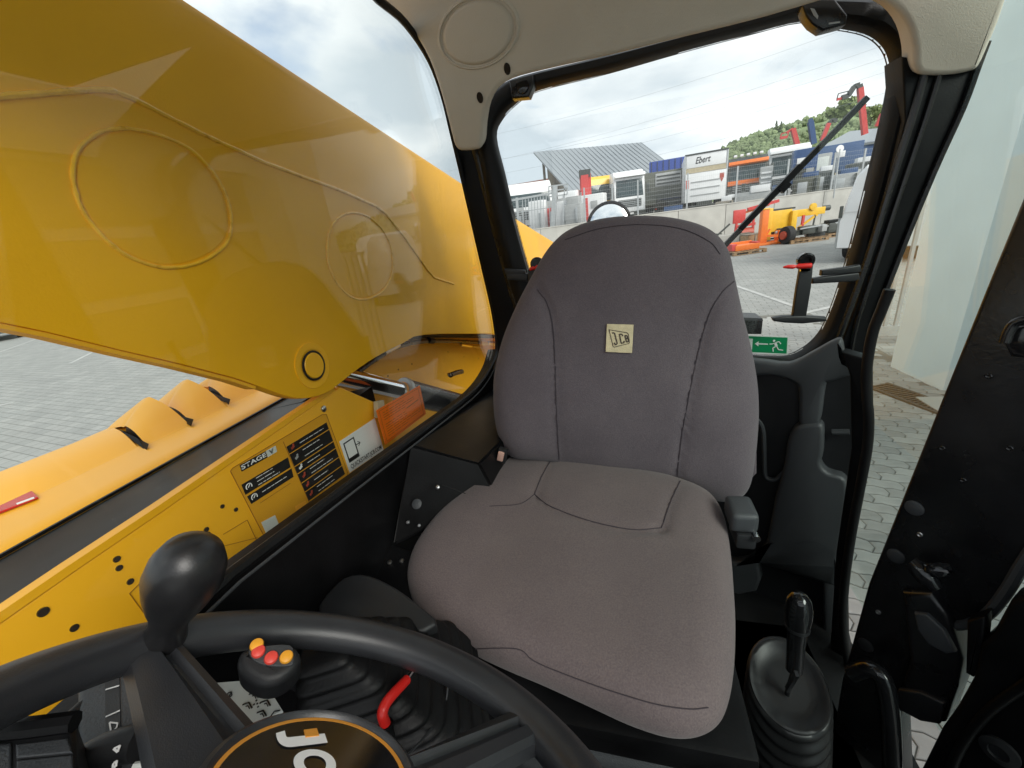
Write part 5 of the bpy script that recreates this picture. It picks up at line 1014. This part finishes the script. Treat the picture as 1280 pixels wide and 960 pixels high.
def stroke(pts, wd): 
    bm = BM()
    for a, b in zip(pts, pts[1:]): bar(bm, on(*a, E3), on(*b, E3), wd, .0006, (0, 1, 0))
    return bm
obj('figure_body', stroke([(969, 428), (970.5, 433)], .0062), M['exit_white'], es, smooth=False)
obj('figure_arm', stroke([(969, 428.5), (965, 430), (962, 430)], .0022), M['exit_white'], es, smooth=False)
obj('figure_arm', stroke([(970, 428), (974, 427), (976, 430)], .0022), M['exit_white'], es, smooth=False)
obj('figure_leg', stroke([(970, 433), (966, 435), (966.5, 439.5)], .0026), M['exit_white'], es, smooth=False)
obj('figure_leg', stroke([(971, 433), (973, 437), (979, 437.8)], .0026), M['exit_white'], es, smooth=False)
# ================================================================== SEAT
st = thing('operator_chair', 'grey brown fabric operator seat with high back', 'seat', (0, .6, .92))
def cushion(outline, plane, tf, tb, pf=5.0, pb=4.0, nr=34, sub=5, disp=None, seams=(), crease=.005):
    p0, n = plane; n = Vector(n).normalized(); O = ons(sp2(outline, sub), (p0, n)); c = sum(O, Vector()) / len(O)
    e1 = (Vector((1, 0, 0)) - n * n.x).normalized(); e2 = n.cross(e1)
    S = []
    for s in seams: S.append([on(u, v, (p0 + n * tf * .9, n)) for u, v in sp2(s, 6, False)])
    def hz(f, P):
        h = tf * max(0, 1 - f ** pf) ** .5
        if disp: h += disp((P - p0).dot(e1), (P - p0).dot(e2), f)
        for s in S:
            d = min(((P - q) - n * (P - q).dot(n)).length for q in s)
            h -= crease * math.exp(-(d / .009) ** 2) * min(1, (1 - f ** 14) * 1.3)
        return h
    loops = []
    fr = [math.sin(i / nr * math.pi / 2) for i in range(nr + 1)]
    for f in fr[1:]:
        L = [c + (q - c) * f for q in O]; loops.append([P + n * hz(f, P) for P in L])
    for f in fr[-2:0:-1]:
        L = [c + (q - c) * f for q in O]; loops.append([P - n * tb * max(0, 1 - f ** pb) ** .5 for P in L])
    bm = BM(); loft(bm, loops, True, False, True)
    cv = bm.verts.new(c + n * hz(0, c)); bm.verts.ensure_lookup_table(); m_ = len(O)
    for i in range(m_): bm.faces.new((cv, bm.verts[(i + 1) % m_], bm.verts[i]))
    bmesh.ops.recalc_face_normals(bm, faces=bm.faces)
    return bm
def seam(bvh, px, r_, name, m, par, lift=.0009):
    P = []
    for u, v in sp2(px, 8, False):
        d = ray(u, v).normalized(); h = bvh.ray_cast(Vector((0, 0, EYE)), d)
        if h[0]: P.append(h[0] + h[1] * lift)
    if len(P) > 2: bm = BM(); tube(bm, P, r_, 6); return obj(name, bm, M[m], par)
BPt = Vector((0, .775, 1.55)); BPn = Vector((0, -.985, .17)).normalized()
bout = [(785, 270), (830, 271), (868, 279), (893, 292), (909, 313), (917, 345), (926, 385), (936, 425), (944, 470), (947, 510), (945, 550), (940, 590), (932, 612), (915, 624), (885, 622), (840, 606), (780, 592), (720, 580), (672, 573), (640, 568), (626, 546), (619, 515), (618, 480), (622, 450), (632, 415), (648, 378), (664, 347), (678, 322), (692, 303), (712, 287), (745, 275)]
sL = [(672, 362), (684, 380), (691, 410), (694, 460), (696, 520), (699, 574)]
sR = [(917, 352), (902, 366), (887, 392), (874, 435), (862, 490), (852, 545), (846, 600)]
sT = [(706, 300), (750, 286), (800, 281), (850, 286), (886, 302), (900, 318)]
def bdisp(a, b, f):
    k = .022 * (max(0, abs(a - .0) - .12) / .12) ** 1.2 * (1 - f ** 10) if abs(a) > .12 else 0
    return min(k, .03) + .016 * math.exp(-((b - .12) / .10) ** 2) * (1 - f ** 4) + .004 * noise.noise(Vector((a * 9, b * 9, 1)))
bmb = cushion(bout, (BPt, BPn), .052, .05, 7, 3, disp=bdisp, seams=(sL, sR), crease=.007)
bvb = BVHTree.FromBMesh(bmb); bk = obj('backrest', bmb, M['fabric'], st, angle=80)
for s in (sL, sR, sT): seam(bvb, s, .0010 if s is not sT else .0006, 'seam', 'thread', bk)
CPt = Vector((0, .5, 1.515)); CPn = Vector((0.0, -.03, 1)).normalized()
cout = [(700, 566), (770, 584), (840, 602), (886, 622), (905, 650), (913, 690), (917, 740), (919, 790), (917, 840), (910, 880), (897, 905), (872, 918), (838, 918), (790, 903), (735, 878), (680, 853), (625, 830), (575, 806), (540, 786), (522, 764), (512, 738), (511, 716), (520, 690), (540, 660), (566, 630), (600, 598), (640, 574)]
c1 = [(668, 618), (690, 634), (740, 652), (790, 662), (826, 660)]; c2 = [(692, 570), (678, 594), (668, 618)]; c3 = [(668, 618), (650, 630), (612, 633)]; c4 = [(852, 598), (838, 628), (827, 660)]
cF = [(588, 811), (620, 810), (650, 812), (668, 826), (700, 840), (760, 862), (820, 880), (862, 886), (885, 884)]
cF2 = [(520, 778), (560, 800), (588, 811)]; cR = [(912, 700), (914, 780), (908, 860)]
def cdisp(a, b, f):
    rear = max(0, b - .10); side = max(0, abs(a + .08) - .15)
    return -.05 * rear * (1 - f ** 8) + .10 * side * (1 - f ** 9) + .005 * noise.noise(Vector((a * 7, b * 7, 5))) - .006 * math.exp(-((b - .05) / .1) ** 2) * (1 - f ** 4)
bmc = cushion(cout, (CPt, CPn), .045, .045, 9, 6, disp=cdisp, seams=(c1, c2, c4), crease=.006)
bvc = BVHTree.FromBMesh(bmc); cu_ = obj('seat_cushion', bmc, M['fabric_lit'], st, angle=80)
for s in (c1, c2, c3, c4, cF, cF2): seam(bvc, s, .0006 if s in (cF, cF2, c3) else .0009, 'seam', 'thread', cu_)
# logo patch, laid onto the backrest
def cast(u, v, lift, bvh): 
    d = ray(u, v).normalized(); h = bvh.ray_cast(Vector((0, 0, EYE)), d); return h[0] + BPn * lift
Q = [(758.5, 405), (792, 406), (790, 441.5), (757, 440)]
pp = (cast(774, 423, .002, bvb), BPn)
d1 = (cast(776, 408, 0, bvb) - cast(773, 438, 0, bvb)); d2 = cast(790, 423, 0, bvb) - cast(759, 423, 0, bvb); pn = d2.cross(d1).normalized()
if pn.dot(BPn) < 0: pn = -pn
pp = (cast(774, 423, 0, bvb) + pn * .0035, pn)
bm = BM(); plate(bm, ons(Q, pp), pn, .006, .0008); pa = obj('logo_patch', bm, M['cream'], st, smooth=False)
p3 = (pp[0] + pn * .0006, pn)
LQ = [(761.5, 412.5), (786, 416.5), (787.5, 428), (767.5, 433.5)]
bm = BM(); pts = ons([(761.3, 412), (784, 416), (785.6, 418), (787, 428.5), (785.5, 429.5), (768, 433.8), (766.5, 433)], p3)
for a, b in zip(pts, pts[1:] + pts[:1]): bar(bm, a, b, .0011, .0006, pn)
obj('logo_border', bm, M['ink'], pa, smooth=False)
for pts in ([(765.2, 416), (768.2, 416.3), (771.6, 429.5), (769.3, 431.3), (767.8, 428.3)], [(778.6, 420.2), (777.6, 417.9), (774.3, 417.6), (776.6, 429.2), (780.2, 428.3), (780, 426)], [(781, 419.3), (783.2, 427.6), (786, 426.7), (785.2, 423.2), (782.2, 423.4), (784.6, 422.8), (784, 419.6), (781, 419.3)]):
    bm = BM(); Pq = [on(u, v, p3) for u, v in pts]
    for k_, (a, b) in enumerate(zip(Pq, Pq[1:])): bar(bm, a, b, .0021, .0006 + .0001 * k_, pn)
    obj('letter', bm, M['ink'], pa, smooth=False)
# seat hardware
bm = BM(); c = on(628, 569, PY(.70)); box(bm, c, (.020, .014, .034), Matrix.Rotation(R(18), 3, 'Y'), .003); bu = obj('belt_buckle', bm, M['plastic'], st)
bm = BM(); box(bm, c + Vector((-.001, -.009, .003)), (.013, .006, .022), Matrix.Rotation(R(18), 3, 'Y'), .002); obj('release_button', bm, mat('faded_pink_button', (.55, .33, .27), .5), bu)
c = on(926, 642, PY(.60)); bm = BM(); box(bm, c, (.040, .055, .036), None, .009, 3); rl = obj('belt_reel', bm, M['grey_plastic'], st)
bm = BM(); box(bm, c + Vector((.004, -.004, -.034)), (.030, .05, .030), None, .005); obj('reel_bracket', bm, M['plastic'], rl)
bm = BM(); tube(bm, [c + Vector((.016, -.02, -.022)), c + Vector((.016, -.034, -.022))], .006, 10); obj('reel_bolt', bm, M['chrome'], rl)
bm = pxplate([(938, 560), (946, 566), (946, 592), (938, 600)], PY(.75), .02, .003); obj('back_edge_plate', bm, M['fabric'], st)
bm = BM(); box(bm, (-.06, .50, 1.44), (.40, .40, .05), None, .01); obj('seat_pan', bm, M['black_steel'], st)
SRP = PZ(1.40)
bm = BM(); tube(bm, [on(620, 836, SRP), on(780, 916, SRP)], .006, 10); obj('adjust_bar', bm, M['gloss_black'], st)
bm = BM(); hexa(bm, [on(580, 800, PZ(1.425)), on(790, 905, PZ(1.425)), on(775, 925, PZ(1.425)), on(570, 820, PZ(1.425)), on(580, 800, PZ(1.41)), on(790, 905, PZ(1.41)), on(775, 925, PZ(1.41)), on(570, 820, PZ(1.41))]); obj('slide_rail', bm, M['black_paint'], st, smooth=False)
for (u, v) in ((650, 842), (697, 868), (640, 836)):
    bm = BM(); lathe(bm, on(u, v, PZ(1.427)), (0, 0, 1), [(.004, 0), (.004, .003), (.0015, .0035), (.0015, .006)], 8); obj('bolt', bm, M['steel'], st)
loops = []
for k in range(40):
    z = 1.41 - k * .011; w_ = .17 + .006 * math.sin(k * 1.3) + k * .0006; cen = Vector((-.06, .50, z)); L_ = []
    for q in range(28):
        a = 2 * math.pi * q / 28; ca, sa = math.cos(a), math.sin(a); L_.append(cen + Vector((math.copysign(abs(ca) ** .5, ca) * w_, math.copysign(abs(sa) ** .5, sa) * w_, 0)))
    loops.append(L_)
bm = BM(); loft(bm, loops); obj('suspension_gaiter', bm, M['grey_plastic'], st, angle=80)
# ================================================================== LEFT SIDE INTERIOR
sb = thing('side_box', 'black sheet metal box between the seat and the left wall', 'box', (-.33, .8, .9))
tl_, trr = Vector((-.412, .60, 1.662)), on(599, 580, PX(-.268)); bl_ = on(490, 682, PX(-.412)); br_ = Vector((-.262, trr.y + .05, bl_.z - .02))
bkL = Vector((-.412, 1.20, 1.555)); bkR = Vector((-.22, 1.20, 1.545))
tl_ = on(512, 556, PX(-.412))
bm = BM(); hexa(bm, [tl_, trr, bkR, bkL, bl_, br_, Vector((-.22, 1.2, 1.1)), Vector((-.412, 1.2, 1.1))]); bmesh.ops.bevel(bm, geom=list(bm.edges), offset=.004, segments=2, affect='EDGES'); bx_ = obj('housing', bm, M['black_steel'], sb)
fn = (trr - tl_).cross(bl_ - tl_).normalized(); fn = fn if fn.y < 0 else -fn; FP = (tl_ + fn * .0006, fn)
for (u, v, r_) in ((521, 630, .0095), (547, 609, .0042), (510, 653, .0035), (524, 657, .0035)):
    bm = BM(); lathe(bm, on(u, v, FP), fn, [(r_, 0), (r_, .001), (r_ * .7, .0022), (.0005, .0024)], 18); obj('plug' if r_ > .008 else 'bolt', bm, M['grey_plastic'] if r_ > .008 else M['steel'], sb)
bm = BM(); bar(bm, on(553, 606, FP), on(582, 617, FP), .0015, .001, fn); obj('fold_line', bm, M['rubber'], sb, smooth=False)
SH = bl_.z - .004
bm = pxplate([(490, 680), (455, 716), (400, 770), (520, 860), (640, 800), (640, 700), (530, 694)], (bl_ - Vector((0, 0, .004)), Vector((0, -.25, 1)).normalized()), .03, .003); obj('step', bm, M['black_steel'], sb)
for (u, v) in ((487, 703), (502, 701)):
    bm = BM(); lathe(bm, on(u, v, (bl_ - Vector((0, 0, .003)), Vector((0, -.25, 1)).normalized())), (0, -.25, 1), [(.0045, 0), (.004, .002), (.001, .003)], 12); obj('bolt', bm, M['steel'], sb)
# ---- joystick with square bellows
js = thing('joystick', 'black joystick with red and amber buttons on a ribbed gaiter left of the seat', 'joystick', tuple(on(440, 850, PZ(1.30))))
A = on(398, 800, PX(-.30)); Bb = on(452, 830, PX(-.30)) - Vector((0, 0, .12))
# upper mat
ang = R(28)
def sq(c, w_, h_, n=32, p=.32, ang=ang):
    L_ = []
    for q in range(n):
        a = 2 * math.pi * q / n; ca, sa = math.cos(a), math.sin(a); x = math.copysign(abs(ca) ** p, ca) * w_; y = math.copysign(abs(sa) ** p, sa) * h_
        L_.append(c + Vector((x * math.cos(ang) - y * math.sin(ang), x * math.sin(ang) + y * math.cos(ang), 0)))
    return L_
loops = []
T0 = on(404, 806, PX(-.31))
for k in range(46):
    s = k / 45; c = T0.lerp(T0 + Vector((.05, .035, -.15)), s); w_ = .020 + .070 * s ** .8; rp = .0028 * math.sin(k * 1.4)
    loops.append(sq(c, w_ + rp, (w_ + rp) * 1.05))
bm = BM(); loft(bm, loops, True, True, True); obj('gaiter', bm, M['rubber'], js, angle=80)
bm = BM(); tube(bm, [T0 + Vector((0, 0, -.03)), on(372, 846, PX(-.345)), on(345, 834, PX(-.345))], [.015, .013, .012], 14); obj('stem', bm, M['plastic'], js)
JH = on(334, 832, PX(-.30)); jn = ((Vector((0, 0, EYE)) - JH).normalized() + Vector((-.1, .25, .5))).normalized(); JP = (JH, jn)
bm = BM(); plate(bm, ons(sp2([(297, 820), (308, 809), (345, 805), (368, 807), (376, 820), (370, 836), (350, 852), (328, 856), (308, 848), (297, 836)], 4), JP), jn, .028, .008, 4); obj('grip', bm, M['plastic'], js, angle=60)
bm = BM(); plate(bm, ons(sp2([(311, 812), (330, 807), (362, 806), (367, 818), (366, 830), (352, 833), (330, 831), (316, 824)], 3), (JH + jn * .0015, jn)), jn, .004, .001); obj('button_panel', bm, M['grey_plastic'], js)
for (u, v, m) in ((323, 815, 'btn_red'), (339, 823, 'btn_red'), (358, 822, 'btn_yel'), (321, 807, 'btn_yel')):
    bm = BM(); lathe(bm, on(u, v, (JH + jn * .0015, jn)), jn, [(.0052, 0), (.0055, .0015), (.0048, .003), (.0025, .0040), (.0003, .0042)], 18); obj('button', bm, M[m], js)
# flat rubber console top between gaiter and wall
bm = BM(); pxp = [(398, 770), (420, 728), (450, 716), (485, 728), (520, 752), (545, 780), (480, 800)]; CT = (T0 + Vector((0, 0, -.075)), Vector((.1, -.1, 1)).normalized())
plate(bm, ons(sp2(pxp, 3), CT), CT[1], .02, .006); cs = obj('rubber_console', bm, M['plastic'], None); tag(cs, 'flat dark rubber console cover between the gaiter and the metal box', 'console')
# ---- diagram card
KP = PZ(on(310, 875, PX(-.345)).z)
Q = [(264, 854), (329, 849), (353, 888), (312, 910)]
bm = BM(); plate(bm, ons(Q, KP), (0, 0, 1), .003); kc = obj('diagram_card', bm, M['card'], None, smooth=False); tag(kc, 'pale control diagram card under the joystick head', 'card')
K2 = PZ(KP[0].z + .0008)
bm = BM()
def kl(pts, wd=.0009):
    for a, b in zip(pts, pts[1:]): bar(bm, on(*a, K2), on(*b, K2), wd, .0005)
for (x, y) in ((317, 866), (309, 879), (332, 876), (327, 889)):
    kl([(x - 6, y + 2), (x + 2, y - 1), (x + 6, y + 6)], .0012); kl([(x - 2, y + 4), (x + 1, y + 3), (x + 3, y + 7)], .0008)
for (dx, dy) in ((0, 0), (4, -1), (-4, 1), (1, 4), (-1, -4)): kl([(321 + dx, 879 + dy), (322 + dx, 880 + dy)], .0014)
kl([(285, 866), (289, 865), (290, 869), (286, 872), (284, 869), (285, 866)]); kl([(284, 874), (289, 866)]); kl([(282, 880), (285, 874)], .0012); kl([(338, 896), (343, 889), (350, 888)])
obj('diagram', bm, M['black'], kc, smooth=False)
# ---- red handle
rh = thing('release_handle', 'red bent release lever handle left of the seat rail', 'handle', tuple(on(484, 900, PX(-.235))))
bm = BM(); RP = PX(-.225); tube(bm, spline([on(u, v, RP) for u, v in ((483, 908), (478, 893), (482, 880), (492, 867), (508, 850))], 6), .0050, 12); obj('red_grip', bm, M['red'], rh)
bm = BM(); tube(bm, [on(506, 852, RP), on(517, 836, RP)], .0025, 8); obj('rod', bm, M['chrome'], rh)
bm = BM(); tube(bm, [on(482, 904, RP), on(492, 985, RP)], .007, 10); obj('lever_arm', bm, M['black_steel'], rh)
bm = BM(); tube(bm, spline([on(u, v, PX(-.20)) for u, v in ((560, 858), (556, 880), (540, 910), (506, 948))], 6), .0012, 6); cb = obj('bowden_cable', bm, M['grey_plastic'], None); tag(cb, 'thin cable hanging behind the steering wheel spoke', 'cable')
bm = BM(); c = on(596, 886, PZ(1.36)); lathe(bm, c + Vector((0, 0, -.04)), (-.3, -.2, 1), [(.014, 0), (.016, .01), (.014, .015), (.018, .017), (.018, .022), (.014, .025), (.010, .03), (.001, .031)], 20); kn = obj('adjuster_knob', bm, M['plastic'], None); tag(kn, 'black adjuster knob under the front edge of the seat', 'knob')
# ================================================================== GEAR LEVER AT RIGHT
gl_ = thing('gear_lever', 'black lever with glossy knob on an oval ribbed gaiter right of the seat', 'gear lever', tuple(on(985, 900, PX(.30))))
GA = (on(985, 858, PX(.315)), Vector((-.12, -.42, 1)).normalized())
gc = GA[0]; ux = (on(1038, 872, GA) - gc); uy = (on(976, 796, GA) - gc)
loops = []
for k in range(60):
    s = k / 59
    if k < 6: w_ = [.02, .5, .80, .87, .97, 1.0][k]; dz = [-.004, -.004, -.003, .002, .003, 0][k]
    else: w_ = 1.0 + .17 * ((k - 6) / 53) ** .8 + .045 * math.sin((k - 6) * .85); dz = -.0045 * (k - 6)
    loops.append([gc + ux * w_ * math.cos(q * math.pi / 20) + uy * w_ * math.sin(q * math.pi / 20) * (1 if math.sin(q * math.pi / 20) > 0 else .85) + GA[1] * dz + Vector((-.0004, -.0022, 0)) * max(0, k - 6) for q in range(40)])
bm = BM(); loft(bm, loops, True, True, False); obj('gaiter', bm, M['knob'], gl_, angle=60)
sa = on(984, 868, (gc + GA[1] * .004, GA[1])); sb_ = on(988, 838, PX(.315)) + Vector((0, -.012, .02)); sc_ = on(995, 757, PX(.315)) + Vector((0, -.01, .01))
bm = BM(); tube(bm, [sa, sa.lerp(sb_, .6), sb_], [.0052, .005, .005], 10); obj('stem', bm, M['gloss_black'], gl_)
bm = BM(); bar(bm, on(984, 862, PX(.305)), on(996, 842, PX(.305)), .010, .006); obj('clip', bm, M['gloss_black'], gl_, smooth=False)
ax = (sc_ - sb_); L_ = ax.length
bm = BM(); lathe(bm, sb_, ax, [(.011, -.004), (.0145, 0), (.0150, L_ * .25), (.0160, L_ * .5), (.0170, L_ * .62), (.0200, L_ * .72), (.0225, L_ * .86), (.0225, L_ * .98), (.0195, L_ * 1.1), (.012, L_ * 1.18), (.001, L_ * 1.21)], 24); obj('knob', bm, M['gloss_black'], gl_)
bm = BM(); lathe(bm, sb_ + ax * .66, ax, [(.0205, 0), (.0210, .003), (.0205, .006)], 20); obj('knob_collar', bm, M['plastic'], gl_)
bm = BM(); box(bm, (.33, .55, .88), (.30, .8, .04), None, .01); rc = obj('right_console', bm, M['rubber'], None); tag(rc, 'black plastic console under the gear lever gaiter', 'console')
# ================================================================== STEERING WHEEL
wc = Vector((-.182, .091, 1.7586)); wn = Vector((.2228, .6055, .764)).normalized(); WRR = .195
sw = thing('steering_wheel', 'black steering wheel with spinner knob and round badge in the foreground', 'steering wheel', tuple(wc))
WPL = (wc, wn)
e1 = (on(720, 958, WPL) - wc).normalized(); e2 = wn.cross(e1)
loops = []
for k in range(97):
    a = 2 * math.pi * k / 96; rd = e1 * math.cos(a) + e2 * math.sin(a); L_ = []
    for q in range(16):
        b = 2 * math.pi * q / 16; L_.append(wc + rd * (WRR + .0185 * math.cos(b)) + wn * (.0165 * math.sin(b)))
    loops.append(L_)
bm = BM(); loft(bm, loops[:-1] + [loops[0]]); bmesh.ops.remove_doubles(bm, verts=bm.verts, dist=1e-6); obj('rim', bm, M['wheel'], sw, angle=80)
hubd = .018
def spoke(pa, pb, wa, wb, wl_=1.0):
    A_ = on(*pa, WPL); ra = (A_ - wc).normalized(); sd2 = wn.cross(ra); bm = BM(); loops = []
    for k in range(9):
        s = k / 8; c = wc + ra * (.05 + (.188 - .05) * s) - wn * (.012 * (1 - s) + .002); w_ = (wb + (wa - wb) * s)
        sec = [(-1, -.006), (-.96, .004), (-.75, .008), (-.28, .009), (-.12, .004), (.12, .004), (.28, .009), (.75, .008), (.96, .004), (1, -.006), (.7, -.012), (-.7, -.012)]
        loops.append([c + sd2 * w_ * (x * (wl_ + (1 - wl_) * s) if x > .2 else x * (.62 if wl_ > 1 else 1)) + wn * (z - (.012 * (1 - s) if x > .5 else 0)) for x, z in sec])
    loft(bm, loops, True, True, True); obj('spoke', bm, M['wheel'], sw, angle=28)
spoke((196, 808), None, .021, .024, 1.9); spoke((668, 905), None, .020, .026)
c = wc; a3 = -((on(203, 805, WPL) - c).normalized() + (on(668, 905, WPL) - c).normalized())
bm = BM(); ra = a3.normalized(); sd2 = wn.cross(ra); loft(bm, [[c + ra * s + sd2 * x + wn * z for x, z in ((-.025, -.01), (-.025, .006), (.025, .006), (.025, -.01))] for s in (.05, .188)], True, True, True); obj('spoke', bm, M['wheel'], sw)
hc = on(389, 990, (wc + wn * .012, wn))
bm = BM(); lathe(bm, hc, wn, [(.058, -.045), (.0605, -.02), (.061, 0), (.059, .006), (.0555, .008), (.0535, .006), (.053, .003), (.001, .003)], 56); obj('hub', bm, M['wheel'], sw)
bm = BM(); lathe(bm, hc + wn * .0035, wn, [(.053, 0), (.053, .0012), (.0505, .0012), (.0505, 0)], 56, cap=False); obj('orange_ring', bm, M['orange_ring'], sw)
bm = BM(); lathe(bm, hc + wn * .0034, wn, [(.0505, 0), (.0503, .0012), (.0001, .0014)], 56); bd = obj('badge', bm, M['gloss_black'], sw)
HP_ = (hc + wn * .0052, wn)
for ch_, o_, e_, t_ in (('J', (361, 913), (366, 934), (401, 909)), ('C', (367, 938), (374, 968), (411, 936)), ('B', (375, 973), (384, 1004), (420, 972))):
    obj('letter', px_text(ch_, o_, e_, t_, HP_, wn * .0002, .05), M['white'], bd, smooth=False)
bm = BM(); plate(bm, ons([(380, 912), (396, 910), (399, 919), (382, 921)], (hc + wn * .0058, wn)), wn, .0006); obj('orange_mark', bm, M['orange_ring'], bd, smooth=False)
# spinner knob
ka = on(205, 797, (wc + wn * .008, wn)); kh = on(231, 720, (wc + wn * .075, wn)); kax = (kh - ka).normalized()
kl_ = (kh - ka).length
bm = BM(); lathe(bm, ka, kax, [(.014, -.012), (.0150, 0), (.0140, .008), (.0124, kl_ * .22), (.0138, kl_ * .42), (.0185, kl_ * .62), (.0222, kl_ * .82), (.0242, kl_ * 1.0), (.0230, kl_ * 1.16), (.019, kl_ * 1.30), (.011, kl_ * 1.38), (.001, kl_ * 1.41)], 32); obj('spinner_knob', bm, M['knob'], sw, angle=80)
# ================================================================== COLUMN AND DASH (bottom left)
scn_ = thing('steering_column', 'grey steering column shroud with stalk switch behind the wheel', 'steering column', tuple(wc - wn * .2))
SP = (wc - wn * .05, Vector((.1, -.1, 1)).normalized())
bm = pxplate([(94, 838), (178, 826), (186, 985), (92, 985)], SP, .03, .006); obj('shroud', bm, M['grey_plastic'], scn_)
S2 = (SP[0] + SP[1] * .0008, SP[1])
bm = pxplate([(131, 842), (149, 840), (152, 985), (133, 985)], S2, .001); obj('symbol_strip', bm, M['plastic'], scn_, smooth=False)
S3 = (SP[0] + SP[1] * .0014, SP[1]); bm = BM()
for pts in (((132, 862), (149, 857)), ((132, 896), (150, 888)), ((137, 903), (147, 904), (146, 909), (139, 916), (137, 903)), ((134, 847), (142, 846))):
    for a, b in zip(pts, pts[1:]): bar(bm, on(*a, S3), on(*b, S3), .0009, .0005)
obj('symbol', bm, M['white'], scn_, smooth=False)
ST = (SP[0] + SP[1] * .012, SP[1])
bm = BM(); tube(bm, spline([on(u, v, ST) for u, v in ((80, 985), (104, 956), (128, 940), (160, 930), (176, 928))], 5), [.011] * 21, 12); sk = obj('stalk', bm, M['plastic'], scn_)
bm = BM(); S4 = (ST[0] + SP[1] * .0115, SP[1])
for pts in (((142, 936), (150, 932), (147, 940), (142, 936)), ((142, 954), (146, 951), (145, 958), (141, 959), (142, 954))):
    for a, b in zip(pts, pts[1:]): bar(bm, on(*a, S4), on(*b, S4), .0012, .0005)
obj('symbol', bm, M['white'], sk, smooth=False)
bm = BM(); tube(bm, spline([on(u, v, ST) for u, v in ((168, 958), (186, 955), (198, 946), (204, 938))], 5), .0025, 8); obj('edge_highlight', bm, M['card'], scn_)
da = thing('dash_panel', 'dark grey dash panel with switch blanks at the bottom left corner', 'dash panel', tuple(on(30, 950, PZ(1.5))))
DPn = (on(50, 920, PX(-.36)), Vector((.2, .1, 1)).normalized())
bm = pxplate([(-80, 918), (40, 908), (94, 902), (100, 990), (-80, 990)], DPn, .04, .006); obj('panel', bm, M['plastic'], da)
D2 = (DPn[0] + DPn[1] * .002, DPn[1])
for px_ in ([(19, 930), (84, 922), (90, 940), (20, 947)], [(20, 950), (90, 943), (92, 975), (20, 980)], [(-30, 932), (14, 928), (14, 975), (-30, 975)]):
    bm = pxplate(px_, D2, .002, .001); obj('switch_blank', bm, M['grey_plastic'], da, smooth=False)
bm = BM(); tube(bm, [on(u, v, (DPn[0] + DPn[1] * .006, DPn[1])) for u, v in ((-80, 919), (40, 909), (94, 902))], .006, 8); obj('edge_roll', bm, M['black_steel'], da)
